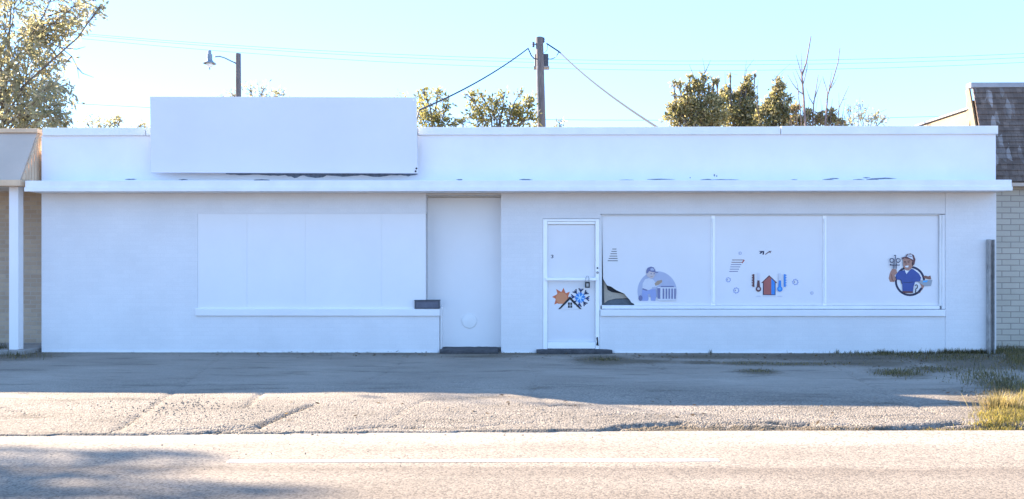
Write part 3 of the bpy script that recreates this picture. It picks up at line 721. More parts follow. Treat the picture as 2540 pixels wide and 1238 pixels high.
mbx = thing('mailbox', 'small dark grey metal box on the end of the left window sill', 'mailbox', at(1059, 767, -0.03))
x0, x1 = X(1028, -0.05), X(1090, -0.05)
zb, zt_ = ZST + 0.001, Zz(745, -0.05)
b = MB(); b.box(x0, x1, -0.03, 0.095, zb, zt_ - 0.012); b.build('body', plain('mailbox_face', (0.115, 0.12, 0.16), 0.55, 0.15, 12), mbx, bevel=0.004)
b = MB(); b.box(x0 - 0.006, x1 + 0.006, -0.045, 0.098, zt_ - 0.011, zt_ + 0.004); b.build('lid', M['darkmetal'], mbx, bevel=0.004)
b = MB(); b.box(x0, x0 + 0.016, -0.036, -0.0305, zb, zt_ - 0.0115); b.box(x1 - 0.016, x1, -0.036, -0.0305, zb, zt_ - 0.0115); b.box(x0 + 0.016, x1 - 0.016, -0.036, -0.0305, zb, zb + 0.016)
b.build('rim', M['darkmetal'], mbx)

def step(px0, px1, yfront, label, seed):
    rr = random.Random(seed)
    x0, x1 = X(px0, yfront), X(px1, yfront); n = 14; zt = 0.062
    b = MB(); rows = []
    prof = [(0.0, -0.03), (-0.004, 0.02), (0.006, zt - 0.014), (0.03, zt), (0.5, zt + 0.004)]
    for i in range(n + 1):
        x = x0 + (x1 - x0) * i / n
        e = 0.03 * max(0, 1 - min(i, n - i) / 1.2)
        rows.append([(x, yfront + dy + rr.uniform(-.006, .006) + e, z + (rr.uniform(-.004, .004) - e * .3 if z > 0.03 else 0)) for dy, z in prof])
    k = len(prof)
    b.add([p for r in rows for p in r], [(i * k + j, (i + 1) * k + j, (i + 1) * k + j + 1, i * k + j + 1) for i in range(n) for j in range(k - 1)] + [tuple(range(k - 1, -1, -1)), tuple(n * k + j for j in range(k))])
    o = b.build('doorstep', M['step']); return tag(o, label, 'step', 'doorsteps along the shop front')
step(1090, 1236, -0.16, 'dark worn concrete step under the closed-off doorway recess', 1)
step(1331, 1520, -0.16, 'dark worn concrete step under the white framed glass door', 2)

kb = thing('key_lockbox', 'small black key lockbox hanging from the glass door push bar', 'lockbox', at(1457, 712, -0.045))
b = MB(); b.box(X(1451, -.06), X(1463, -.06), -0.075, -0.04, Zz(714, -.06), Zz(699, -.06)); b.build('body', M['black'], kb, bevel=0.006)
b = MB(); sh = [at(1453, 699, -.055), at(1453, 690, -.05), at(1455, 685, -.04), at(1459, 685, -.04), at(1461, 690, -.05), at(1461, 699, -.055)]
b.tube(sh, 0.006, 6); b.build('shackle', M['steel'], kb)
b = MB(); b.box(X(1454, -.06), X(1460, -.06), -0.079, -0.0752, Zz(711, -.06), Zz(703, -.06)); b.build('dial_plate', M['steel'], kb)

ps = thing('steel_post', 'rusty grey steel channel post standing against the right end of the white shop', 'post', at(2460, 866, -0.1))
px0, px1 = X(2453, -0.1), X(2467, -0.1); zt_ = Zz(594, -0.1)
b = MB(); b.box(px0, px0 + 0.012, -0.12, -0.03, -0.05, zt_); b.box(px0 + 0.012, px1 - 0.012, -0.045, -0.03, -0.05, zt_); b.box(px1 - 0.012, px1, -0.12, -0.03, -0.05, zt_ - 0.004)
b.build('channel', M['steel'], ps, bevel=0.002)

# ------------------------------------------------------------------ right neighbour
XN = 8.12
rn = thing('brick_building', 'beige brick building with a tall dark shingled mansard front right of the shop', 'building', (XN, 1, 0))
b = MB(); b.box(XN, XN + 16, 1.0, 1.25, -0.2, 2.92); b.box(XN, XN + 0.25, 1.25, 13, -0.2, 2.92); b.box(XN + 15.75, XN + 16, 1.25, 13, -0.2, 2.92); b.box(XN + 0.25, XN + 15.75, 12.75, 13, -0.2, 2.92)
b.build('wall', M['beigebrick'], rn)
zt1 = 4.70
b = MB()
prof = [(0.80, 2.86), (1.28, zt1 - 0.10), (1.28, zt1 - 0.16), (0.88, 2.92)]
# shingle courses as thin overlapping sheets following the slope
rows = 17
for i in range(rows):
    t0, t1 = i / rows, (i + 1.12) / rows
    ya, za = 0.80 + 0.48 * t0, 2.88 + (zt1 - 0.08 - 2.88) * t0; yb, zb_ = 0.80 + 0.48 * t1, 2.88 + (zt1 - 0.08 - 2.88) * t1
    b.prism([(XN - 0.02, ya - 0.016, za), (XN - 0.02, yb, zb_), (XN - 0.02, yb + 0.012, zb_ - 0.004), (XN - 0.02, ya + 0.004, za - 0.004)], (16.04, 0, 0))
mans = b.build('mansard_roof', M['shingle'], rn)
b = MB(); b.box(XN - 0.06, XN + 16.06, 1.26, 1.42, zt1 - 0.09, zt1 + 0.0)
b.build('ridge_flashing', M['flash'], mans, bevel=0.006)
b = MB(); b.prism([(XN - 0.05, 0.84, 2.86), (XN - 0.05, 1.34, zt1 - 0.1), (XN - 0.05, 1.46, zt1 - 0.1), (XN - 0.05, 1.0, 2.86)], (0.028, 0, 0))
b.build('rake_board', M['cream'], rn)
b = MB()
# side wall above our roof, lap siding sheets
zs = [2.93, 3.35, 3.65, 3.95, 4.25]
for i, (za, zb_) in enumerate(zip(zs[:-1], zs[1:])):
    b.prism([(XN - 0.012, 1.40, za), (XN - 0.012, 13, za), (XN + 0.018, 13, zb_ - 0.012), (XN + 0.018, 1.40, zb_ - 0.012)], (0.06, 0, 0))
b.box(XN + 0.003, XN + 0.2, 1.38, 1.52, 2.93, 4.4)
b.build('side_wall', M['cream'], rn)
b = MB(); b.prism([(XN - 0.03, 1.4, 4.255), (XN - 0.03, 13, 4.255), (XN - 0.03, 13, 4.285), (XN - 0.03, 1.4, 4.285)], (16.2, 0, 0)); b.build('roof', M['flash'], rn)
b = MB(); b.box(XN, XN + 16, 0.79, 0.999, 2.80, 2.86); b.build('eave_trim', M['greymetal'], rn)

# ------------------------------------------------------------------ left neighbour
XE = XL - 0.06
ln = thing('porch_building', 'tan brick building with a grey mansard porch roof and white post at left', 'building', (XE, 0, 0))
b = MB(); b.box(XE - 8, XE, 0.75, 1.0, -0.2, 2.9); b.box(XE - 0.25, XE, 1.0, 10, -0.2, 3.5); b.box(XE - 8, XE - 7.75, 1.0, 10, -0.2, 3.5); b.box(XE - 7.75, XE - 0.25, 9.75, 10, -0.2, 3.5)
b.build('wall', M['tanbrick'], ln)
zt2, zb2 = Zz(331, 0.06, 60), Zz(446, -0.43, 30)
b = MB(); b.prism([(XE - 8, 0.02, zt2), (XE - 8, -0.43, zb2), (XE - 8, -0.39, zb2), (XE - 8, 0.06, zt2)], (7.97, 0, 0)); b.build('mansard_roof', M['greymetal'], ln)
b = MB(); b.box(XE - 8, XE - 0.005, -0.01, 0.3, zt2 + 0.002, Zz(319, 0, 60)); b.build('top_trim', M['tanwood'], ln, bevel=0.005)
b = MB(); b.box(XE - 8, XE - 0.005, -0.47, -0.30, Zz(461, -0.47, 30), zb2 - 0.002); b.build('eave_trim', M['tanwood'], ln, bevel=0.005)
b = MB()
for k in range(7):   # end boards behind the slope
    y0 = -0.38 + k * 0.075; zz = zb2 + (zt2 - zb2) * (y0 + 0.40) / 0.45
    y1 = y0 + 0.062; zz1 = zb2 + (zt2 - zb2) * (y1 + 0.40) / 0.45
    b.prism([(XE - 0.029, y0, zb2 + 0.002), (XE - 0.029, y1, zb2 + 0.002), (XE - 0.029, y1, min(zz1, zt2) - 0.01), (XE - 0.029, y0, min(zz, zt2) - 0.01)], (0.024, 0, 0))
b.build('gable_boards', M['tanwood'], ln)
b = MB(); b.box(XE - 8, XE - 0.01, -0.299, 0.75, zb2 - 0.09, zb2 - 0.04); b.build('porch_ceiling', M['soffit'], ln)
b = MB(); b.box(XE - 8, XE - 0.01, -0.35, 0.75, -0.2, 0.07); b.build('porch_floor', M['porch'], ln, bevel=0.01)
b = MB(); b.box(XE - 8, XE - 0.25, 0.3, 9.75, zt2 - 0.2, zt2 - 0.1); b.build('roof', M['roofing'], ln)
for i in range(2):
    xp0 = X(25, -0.25) - i * 3.4; xp1 = X(48, -0.25) - i * 3.4
    b = MB(); b.box(xp0, xp1, -0.28, -0.14, 0.071, zb2 - 0.091)
    b.build('porch_post', M['stucco'], ln, bevel=0.006)

# ------------------------------------------------------------------ poles and wires
PY = 11.0
up = thing('utility_pole', 'tall wooden utility pole with a grey box near its top behind the shop', 'utility pole', (at(1344, 400, PY).x, PY, -0.16))
ptop, pb = at(1338, 93, PY), at(1343.5, 316, PY); dirp = (pb - ptop); foot = ptop + dirp * ((ptop.z + 0.16) / (-dirp.z))
b = MB(); b.tube([foot, foot.lerp(ptop, .5), ptop], [0.16, 0.135, 0.112], 14); b.build('pole', M['polewood'], up, smooth=False)
b = MB(); b0, b1 = at(1326, 137, PY + 0.3), at(1360, 167, PY + 0.3); b.box(b0.x, b1.x, PY + 0.115, PY + 0.45, b1.z, b0.z); bx = b.build('equipment_box', M['darkmetal'], up, bevel=0.02)
b = MB(); b.box(b0.x - 0.03, b1.x + 0.03, PY + 0.112, PY + 0.47, b1.z - 0.04, b1.z - 0.002); b.build('box_rim', M['flash'], bx)
for (px, py, off) in ((1348, 99, 1), (1323, 110, -1)):
    p = at(px, py, PY); b = MB()
    b.tube([(at(1340, py, PY)), (p.x - 0.04 * off, p.y, p.z)], 0.018, 6)
    b.lathe([(0.02, -0.09), (0.045, -0.05), (0.03, -0.02), (0.045, 0.01), (0.03, 0.04), (0.04, 0.06), (0.01, 0.075)], p, 'z', 10)
    b.build('insulator', M['darkmetal'], up)
b = MB(); b.tube([at(1336, 300, PY - .13), at(1332, 150, PY - .13)], 0.012, 5); b.build('conduit', M['steel'], up)

def wire(name, pts, r, label, group=None, Y=None, n=24, cat='wire'):
    """quadratic through three photo points standing at distance Y, or a polyline of 3-D points"""
    mb = MB()
    if Y is not None:
        (xa, ya), (xb, yb), (xc, yc) = pts
        P3 = []
        for i in range(n + 1):
            x = -900 + 4400 * i / n if name != 'service_wire' else xa + (xc - xa) * i / n
            L = ya * (x - xb) * (x - xc) / ((xa - xb) * (xa - xc)) + yb * (x - xa) * (x - xc) / ((xb - xa) * (xb - xc)) + yc * (x - xa) * (x - xb) / ((xc - xa) * (xc - xb))
            P3.append(at(x, L, Y))
        pts = P3
    mb.tube(pts, r, 5)
    return tag(mb.build(name, M['wire']), label, cat, group)
G = 'power lines crossing the sky'
wire('power_line', [(600, 114), (1600, 151), (2540, 133)], 0.0055, 'topmost of the three thin lines crossing the sky behind the pole', G, PY + 3)
wire('power_line', [(600, 120), (1600, 160), (2540, 143)], 0.0055, 'middle of the three thin lines crossing the sky behind the pole', G, PY + 3.3)
wire('power_line', [(600, 131), (1600, 174), (2540, 155)], 0.0055, 'lowest of the three thin lines crossing the sky behind the pole', G, PY + 3.6)
wire('power_line', [(220, 259), (1500, 298), (2250, 291)], 0.007, 'faint single line low in the sky just above the parapet', G, PY + 5)
def droop(pl, n=10, sag=0.06):
    out = []
    for a, c in zip(pl[:-1], pl[1:]):
        for i in range(n): q = a.lerp(c, i / n); q.z -= sag * 4 * (i / n) * (1 - i / n); out.append(q)
    return out + [pl[-1]]
wl = droop([at(1310, 120, PY - .2), at(1040, 273, 4.0), Vector((X(1000, 1.0), 0.6, z_par - 0.3))], 12, 0.12)
wl = [at(1326, 146, PY + .1), at(1318, 138, PY - .1)] + wl
wire('service_wire', wl, 0.019, 'cable dropping left from the pole top down behind the sign board', 'service cables from the pole')
wr = [at(1356, 108, PY), at(1385, 127, PY - .3)] + droop([at(1390, 131, PY - .4), at(1640, 322, 0.6)], 14, 0.10)
wire('service_wire', wr, 0.022, 'cable dropping right from the pole top down to the parapet', 'service cables from the pole')
wire('jumper_wire', droop([at(1360, 146, PY + .1), at(1376, 143, PY), at(1387, 128, PY - .35)], 4, .02), 0.012, 'short looped cable between the grey pole box and the right cable')
wire('jumper_wire', droop([at(1345, 132, PY - .15), at(1357, 124, PY - .1), at(1358, 110, PY - .05)], 4, .03), 0.007, 'thin curved cable beside the pole above its grey box')

lp = thing('street_lamp', 'street lamp on a curved arm atop a wooden pole behind the sign board', 'street lamp', (at(592, 300, PY).x, PY, -0.16))
lt = at(591, 133, PY); lb = Vector((lt.x + 0.02, PY, -0.16))
b = MB(); b.tube([lb, lb.lerp(lt, .5), lt], [0.12, 0.095, 0.078], 12); b.build('pole', M['polewood'], lp)
arm = [at(585, 157, PY), at(572, 151, PY - .15), at(558, 144, PY - .3), at(545, 140, PY - .45), at(533, 141, PY - .55)]
b = MB(); b.tube(arm, 0.022, 8); b.build('arm', M['lamp'], lp, smooth=True)
hc = at(520, 150, PY - .6)
b = MB(); b.lathe([(0.03, 0.30), (0.05, 0.28), (0.05, 0.20), (0.075, 0.18), (0.08, 0.02), (0.10, -0.02), (0.19, -0.09), (0.185, -0.10), (0.09, -0.05), (0.01, -0.05)], hc, 'z', 16); hd = b.build('lamp_head', M['lamp'], lp, smooth=False)
b = MB(); b.lathe([(0.08, -0.06), (0.10, -0.12), (0.075, -0.18), (0.03, -0.21), (0.002, -0.215)], hc, 'z', 14); b.build('lens', M['lens'], hd, smooth=True)
b = MB(); b.lathe([(0.02, -0.215), (0.018, -0.27), (0.002, -0.275)], hc, 'z', 8); b.build('finial', M['lamp'], hd)

# ------------------------------------------------------------------ trees
def leaf_quad(mb, p, d, nrm, L, W, mi):
    s_ = d.cross(nrm); s_ = s_.normalized() if s_.length > 1e-5 else Vector((1, 0, 0))
    a = p; m1 = p + d * L * .45
    mb.add([a, m1 + s_ * W * .5, p + d * L, m1 - s_ * W * .5], [(0, 1, 2, 3)], mi)
def rv(rr):
    while True:
        v = Vector((rr.uniform(-1, 1), rr.uniform(-1, 1), rr.uniform(-1, 1)))
        if 0.05 < v.length < 1: return v
def tree(name, label, cat, base, fork, clumps, leaf, mats, seed, tr=0.16, group=None, subs=9, droopy=0.0, bark='bark', spread=0.24, twigs=True, fuzz=(), limb=1.0, reach=1.0):
    """clumps: (centre, radius, leaves).  Trunk and limbs are one mesh, the crown another."""
    rr = random.Random(seed)
    root = thing(name, label, cat, base, group)
    base = Vector(base); fork = Vector(fork)
    tb = MB(); cb = MB()
    mid = base.lerp(fork, .5) + Vector((rr.uniform(-.1, .1), rr.uniform(-.1, .1), 0))
    tb.tube([base, base + Vector((0, 0, .3)), mid, fork], [tr * 1.35, tr, tr * .85, tr * .7], 9)
    for c, r, n in clumps:
        c = Vector(c)
        st = mid.lerp(fork, rr.uniform(.5, 1))
        L = (c - st).length
        k1 = st.lerp(c, .35) + rv(rr) * L * .08 + Vector((0, 0, L * .07)); k2 = st.lerp(c, .7) + rv(rr) * L * .08 + Vector((0, 0, L * .05))
        r0 = min(tr * .3, 0.015 + L * .009) * limb
        tb.tube([st, k1, k2, c], [r0, r0 * .7, r0 * .5, r0 * .3], 6, caps=False)
        for q in range(subs):
            o = rv(rr) * r * reach; o.z *= .9
            sc = c + o
            a0 = k2.lerp(c, rr.uniform(.2, 1))
            m_ = a0.lerp(sc, .5) + Vector((0, 0, .06 * r)) + rv(rr) * r * .12
            end = sc + (sc - a0).normalized() * r * .15 + Vector((0, 0, -droopy * r))
            if twigs: tb.tube([a0, m_, end], [r0 * .3, max(.004, r0 * .18), .003], 4, caps=False)
            for i in range(int(n / subs * rr.uniform(.5, 1.5))):
                t = rr.random() ** .7
                p = (m_.lerp(end, t)) + Vector((rr.gauss(0, 1), rr.gauss(0, 1), rr.gauss(0, 1))) * r * spread
                d = (rv(rr) + (end - a0).normalized() * .5 + Vector((0, 0, -droopy))).normalized()
                sz = rr.uniform(.6, 1.25)
                leaf_quad(cb, p, d, rv(rr).normalized(), leaf[0] * sz, leaf[1] * sz, rr.randrange(len(mats)))
    for pl, r0 in fuzz:     # bare shoots standing out of the crown
        tb.tube(pl, [r0 * (1 - .75 * i / (len(pl) - 1)) for i in range(len(pl))], 5, caps=False)
    tb.build('trunk', M[bark], root, fixn=False)
    cb.build('crown', mats, root, fixn=False)
    return root
L_ol = [leaf_mat('leaf_olive', (0.13, 0.135, 0.05), (0.26, 0.24, 0.10), (0.36, 0.28, 0.14)), leaf_mat('leaf_olive_pale', (0.20, 0.19, 0.085), (0.34, 0.31, 0.15))]
L_gr = [leaf_mat('leaf_green_pale', (0.22, 0.21, 0.13), (0.44, 0.41, 0.28)), leaf_mat('leaf_green', (0.14, 0.145, 0.065), (0.32, 0.305, 0.15)), leaf_mat('leaf_gold', (0.28, 0.245, 0.13), (0.50, 0.43, 0.26))]
L_gy = [leaf_mat('leaf_grey_green', (0.25, 0.25, 0.17), (0.40, 0.385, 0.27)), leaf_mat('leaf_tan', (0.28, 0.255, 0.20), (0.43, 0.39, 0.31))]
L_br = [leaf_mat('leaf_rust', (0.22, 0.15, 0.10), (0.36, 0.27, 0.18))]

def pc(px, py, r, n, Y, dy=0.0):
    p = at(px, py, Y + dy); return (p, r * (Y + dy - CAM_Y) / F, n)
TG = 'trees rising behind the row of shops'
# big tree, upper left
TY = 6.5
cl = []
rt = random.Random(21)
for px, py, r, n in ((20, 30, 60, 420), (75, 70, 48, 420), (140, 40, 44, 300), (185, 15, 34, 150), (40, 110, 50, 420), (110, 95, 40, 260), (175, 65, 26, 120), (20, 185, 48, 420), (95, 165, 36, 240),
                     (60, 215, 44, 420), (120, 215, 34, 190), (30, 262, 44, 440), (85, 275, 42, 440), (130, 280, 32, 240), (150, 150, 28, 90), (160, 215, 24, 80), (155, 290, 22, 110), (250, 10, 14, 36), (228, 4, 16, 40),
                     (-60, 60, 80, 500), (-60, 170, 80, 500), (-60, 270, 70, 500), (40, -60, 80, 500), (150, -60, 70, 360), (-150, 0, 100, 500), (-180, 140, 100, 500), (-60, -130, 110, 500), (70, -140, 90, 400), (-200, -120, 110, 450), (-170, 250, 70, 300)):
    cl.append(pc(px, py, r, n, TY, rt.uniform(-1.2, 1.2)))
fz = []
for pl in ([(110, 100), (150, 118), (178, 140), (192, 168), (196, 195)], [(192, 168), (205, 182), (232, 192)], [(150, 118), (190, 122), (212, 116)], [(120, 40), (170, 22), (215, 4), (255, -2)], [(178, 140), (160, 160), (158, 190)]):
    fz.append(([at(x, y, TY - .3) for x, y in pl], 0.016))
tree('leafy_tree', 'large pale green tree filling the upper left corner above the porch roof', 'tree', (at(-40, 300, TY).x, TY, -0.16), at(-30, 330, TY), [(c, r * 1.15, int(n * 1.15)) for c, r, n in cl], (0.17, 0.06), L_gy, 31, 0.24, TG, subs=11, droopy=.4, fuzz=fz, spread=.27, limb=.55, reach=1.1)
# low crowns between
TY = 9.0
tree('leafy_tree', 'low faint treetop peeking over the parapet between the big left tree and the sign board', 'tree', (at(250, 300, TY).x, TY, -0.16), at(250, 360, TY),
     [pc(215, 308, 20, 60, TY), pc(245, 300, 18, 60, TY), pc(285, 300, 20, 70, TY), pc(300, 296, 12, 30, TY), pc(355, 308, 12, 50, TY), pc(265, 330, 40, 220, TY), pc(330, 335, 35, 200, TY)], (0.12, 0.055), L_gy, 33, 0.1, TG, subs=7, spread=.3)
tree('leafy_tree', 'sparse treetop showing above the sign board beside the street lamp', 'tree', (at(640, 300, 12.5).x, 12.5, -0.16), at(640, 330, 12.5),
     [pc(575, 232, 16, 60, 12.5), pc(620, 224, 20, 70, 12.5), pc(655, 218, 18, 70, 12.5), pc(690, 228, 20, 80, 12.5), pc(640, 255, 50, 300, 12.5), pc(700, 250, 26, 100, 12.5), pc(540, 240, 16, 40, 12.5)], (0.12, 0.05), L_gy, 35, 0.12, TG, subs=7, spread=.3)
TY = 10.0
cl = [pc(*a, TY, d) for *a, d in ((1060, 245, 26, 150, 0), (1085, 235, 22, 110, .3), (1050, 285, 34, 280, -.3), (1090, 285, 32, 220, .2), (1070, 310, 36, 260, 0), (1110, 260, 16, 60, 0), (1045, 222, 10, 26, 0), (1020, 270, 40, 200, .5), (1125, 300, 18, 60, 0), (1050, 350, 40, 180, 0), (1100, 350, 40, 180, 0), (1075, 385, 42, 160, 0))]
tree('leafy_tree', 'olive green tree right beside the sign board with a cable crossing it', 'tree', (at(1075, 300, TY).x, TY, -0.16), at(1082, 340, TY), cl, (0.13, 0.055), L_ol, 37, 0.13, TG, subs=8, spread=.26)
cl = [pc(*a, TY, d) for *a, d in ((1180, 290, 34, 300, 0), (1200, 255, 28, 220, .3), (1235, 250, 20, 120, 0), (1225, 285, 32, 260, -.3), (1270, 285, 30, 220, 0), (1300, 270, 24, 220, 0), (1315, 250, 18, 90, .2), (1305, 300, 30, 260, 0), (1165, 240, 14, 40, 0), (1250, 235, 16, 50, 0), (1145, 300, 20, 80, 0), (1325, 290, 18, 90, 0), (1290, 232, 12, 26, 0), (1240, 315, 60, 300, 0), (1200, 350, 50, 220, 0), (1290, 350, 50, 220, 0), (1240, 390, 55, 200, 0), (1190, 230, 16, 40, 0))]
tree('leafy_tree', 'olive green rounded tree just left of the utility pole', 'tree', (at(1240, 300, TY - .6).x, TY - .6, -0.16), at(1245, 330, TY - .6), cl, (0.13, 0.055), L_ol, 39, 0.15, TG, subs=8, spread=.26)
fz = [([at(x, y, 8) for x, y in pl], .012) for pl in ([(1385, 330), (1388, 305), (1396, 290)], [(1388, 308), (1380, 298)], [(1386, 315), (1394, 306)])]
tree('small_shrub', 'tiny leafy sprig poking over the parapet right of the utility pole', 'shrub', (at(1384, 330, 8).x, 8, -0.16), at(1384, 335, 8), [pc(1392, 300, 9, 26, 8), pc(1380, 312, 8, 20, 8)], (0.10, 0.045), L_gy, 41, 0.05, TG, subs=4, spread=.3, fuzz=fz)
# evergreen mass on the right
z4 = lambda x, y: (1600 + x / 2.702, 60 + y / 2.702)
TY = 5.2
def cz(x, y, r, n, dy=0.0):
    px, py = z4(x, y); return pc(px, py, r / 2.702, n, TY, dy)
cl = [cz(*a) for a in ((230, 640, 70, 420), (250, 560, 60, 330, .2), (330, 600, 75, 600), (330, 500, 60, 430), (365, 430, 42, 240), (360, 390, 22, 90), (410, 540, 60, 460, -.2), (440, 640, 75, 600), (450, 480, 30, 140), (200, 540, 34, 120),
                        (170, 550, 22, 60), (195, 390, 16, 36), (235, 405, 22, 60), (280, 410, 20, 60), (295, 352, 15, 40), (410, 355, 18, 50), (460, 378, 18, 50), (485, 370, 12, 24), (190, 470, 12, 26), (500, 620, 60, 320), (480, 560, 44, 200), (470, 660, 60, 260), (500, 520, 26, 70), (240, 520, 50, 150), (300, 560, 60, 240), (260, 470, 22, 50), (300, 440, 18, 44), (430, 430, 18, 40), (150, 620, 26, 60), (215, 600, 30, 120), (380, 330, 10, 22), (340, 372, 14, 36), (300, 740, 90, 300), (420, 760, 90, 300), (350, 840, 100, 300), (360, 960, 110, 260))]
fz = [([at(*z4(x, y), TY) for x, y in pl], .012) for pl in ([(330, 560), (390, 400), (400, 300), (385, 230)], [(400, 330), (440, 240)], [(310, 400), (320, 330), (295, 270)], [(230, 520), (195, 480), (185, 445)], [(420, 440), (470, 380)], [(250, 420), (190, 385)])]
tree('evergreen_tree', 'left lobe of dense olive evergreens above the parapet, nearest the right cable', 'tree', (at(*z4(340, 690), TY).x, TY, -0.16), at(*z4(340, 760), TY), [(c, r * 1.15, int(n * 1.25)) for c, r, n in cl], (0.085, 0.04), L_gr, 43, 0.12, TG, subs=11, spread=.27, fuzz=fz)
TY = 5.6
cl = [cz(*a) for a in ((540, 620, 70, 520), (620, 640, 75, 560), (640, 540, 60, 460), (690, 580, 55, 400), (545, 500, 45, 240), (540, 440, 26, 90), (665, 450, 44, 280), (685, 400, 34, 160), (690, 355, 20, 70), (720, 480, 26, 110), (510, 500, 20, 60), (700, 660, 60, 420), (735, 335, 10, 18), (560, 430, 14, 34), (515, 455, 14, 34), (600, 480, 20, 60), (740, 560, 34, 130), (745, 640, 56, 300), (755, 600, 40, 160), (705, 375, 14, 36), (655, 400, 14, 34), (570, 345, 8, 14), (600, 740, 90, 300), (690, 780, 80, 260), (630, 860, 100, 280), (640, 980, 100, 220))]
fz = [([at(*z4(x, y), TY) for x, y in pl], .010) for pl in ([(660, 450), (680, 300), (730, 235)], [(650, 480), (668, 330), (680, 240)], [(540, 470), (535, 320)], [(690, 400), (742, 325)], [(570, 480), (575, 330), (620, 340)])]
tree('evergreen_tree', 'middle lobe of dense olive evergreens above the parapet, with fine bare tips', 'tree', (at(*z4(620, 690), TY).x, TY, -0.16), at(*z4(620, 760), TY), [(c, r * 1.15, int(n * 1.25)) for c, r, n in cl], (0.085, 0.04), L_gr, 45, 0.12, TG, subs=11, spread=.27, fuzz=fz)
TY = 5.0
cl = [cz(*a) for a in ((800, 640, 60, 420), (860, 620, 65, 480), (870, 540, 52, 360), (880, 470, 38, 240), (885, 410, 28, 140), (890, 370, 14, 50), (925, 410, 16, 50), (820, 540, 36, 180), (930, 560, 40, 220), (940, 650, 55, 360), (965, 500, 18, 60), (770, 600, 30, 130), (830, 740, 80, 260), (920, 760, 80, 240), (870, 860, 90, 260), (870, 980, 90, 200))]
fz = [([at(*z4(x, y), TY - .1) for x, y in pl], r_) for pl, r_ in (([(790, 720), (755, 580), (750, 480), (758, 370)], .016), ([(880, 400), (865, 340)], .008), ([(860, 380), (900, 330), (975, 265)], .006), ([(938, 720), (942, 560), (930, 460)], .016), ([(880, 380), (930, 320)], .006))]
tree('evergreen_tree', 'right pointed lobe of dense olive evergreens beside the bare saplings', 'tree', (at(*z4(860, 690), TY).x, TY, -0.16), at(*z4(865, 760), TY), [(c, r * 1.15, int(n * 1.25)) for c, r, n in cl], (0.085, 0.04), L_gr, 47, 0.11, TG, subs=11, spread=.27, fuzz=fz)
TY = 4.6
cl = [cz(*a) for a in ((1010, 650, 50, 240), (1015, 570, 34, 150), (1100, 650, 50, 240), (1180, 650, 45, 200), (1240, 600, 30, 130), (1265, 660, 42, 200), (1320, 665, 32, 120), (1100, 590, 22, 60), (1165, 605, 18, 50))]
tree('brown_shrub', 'low golden brown shrub at the foot of the bare saplings', 'shrub', (at(*z4(1130, 690), TY).x, TY, -0.16), at(*z4(1130, 740), TY), cl, (0.10, 0.045), [L_gr[2], L_br[0], L_ol[1]], 49, 0.07, TG, subs=8, spread=.28, fuzz=[([at(*z4(x0, 720), TY - .2), at(*z4(x0 + dx * .4, 640), TY - .2), at(*z4(x0 + dx, yt), TY - .25)], rr0) for x0, dx, yt, rr0 in
     ((985, -12, 520, .012), (1000, 10, 560, .010), (1022, -6, 500, .010), (1045, 14, 560, .008), (1088, 14, 470, .010), (1098, -14, 540, .008), (1118, 40, 480, .009), (1150, -22, 520, .009), (1172, 20, 540, .010), (1195, -18, 500, .008), (1232, 24, 500, .010), (1250, -12, 560, .009), (1275, 18, 580, .008), (1310, 30, 520, .009), (1330, -10, 580, .008), (965, 16, 590, .010), (1060, 30, 610, .012), (1215, 6, 570, .012))])
TY = 6.0
cl = [cz(*a) for a in ((1370, 640, 40, 70), (1430, 610, 50, 70), (1500, 640, 50, 80), (1560, 610, 40, 70), (1590, 640, 30, 40), (1440, 540, 30, 26), (1360, 560, 26, 24), (1470, 720, 80, 200))]
fz = [([at(*z4(x, y), TY) for x, y in pl], .007) for pl in ([(1430, 700), (1432, 560), (1440, 490)], [(1380, 700), (1350, 560)], [(1500, 700), (1550, 600), (1620, 570)], [(1460, 640), (1500, 540)], [(1540, 700), (1590, 650), (1625, 600)], [(1400, 700), (1400, 560), (1425, 515)])]
tree('twiggy_shrub', 'thin almost leafless twiggy shrub between the saplings and the brick building', 'shrub', (at(*z4(1470, 690), TY).x, TY, -0.16), at(*z4(1470, 760), TY), cl, (0.07, 0.035), L_gy, 51, 0.05, TG, subs=9, spread=.3, fuzz=fz)

def sapling(label, lines, Y, seed, leafy=()):
    root = thing('bare_sapling', label, 'tree', (at(*z4(*lines[0][0][0]), Y).x, Y, -0.16), 'leafless saplings behind the parapet')
    rr = random.Random(seed); tb = MB()
    for i, (pl, r0) in enumerate(lines):
        pts = [at(*z4(x, y), Y + rr.uniform(-.06, .06)) for x, y in pl]
        if pl[0][1] >= 690:
            pts = [Vector((pts[0].x + rr.uniform(-.1, .1), Y, -0.16)), Vector((pts[0].x, Y, pts[0].z * .5))] + pts
        r1 = r0 * 1.25; n = len(pts); tb.tube(pts, [r1 * (1 - .68 * k / (n - 1)) for k in range(n)], 6, caps=False)
        if i == 0: tb.build('trunk', M['twig'], root, fixn=False); tb = MB()
        elif r0 >= .014: tb.build('stem', M['twig'], root, fixn=False); tb = MB()
    if tb.v: tb.build('branches', M['twig'], root, fixn=False)
sapling('tallest bare sapling, its wand reaching far above the others', [([(1075, 690), (1062, 480), (1050, 350), (1080, 260), (1100, 150), (1112, 80)], .026), ([(1050, 690), (1040, 560), (1025, 470)], .018),
    ([(1062, 470), (1030, 450), (990, 400), (955, 340)], .012), ([(1052, 380), (1048, 195)], .010), ([(1052, 350), (1030, 270), (1012, 205)], .010), ([(1030, 470), (1020, 400), (990, 320)], .010), ([(1056, 400), (1035, 360), (1008, 300)], .010), ([(1060, 400), (1085, 300), (1090, 255)], .010)], 4.2, 1)
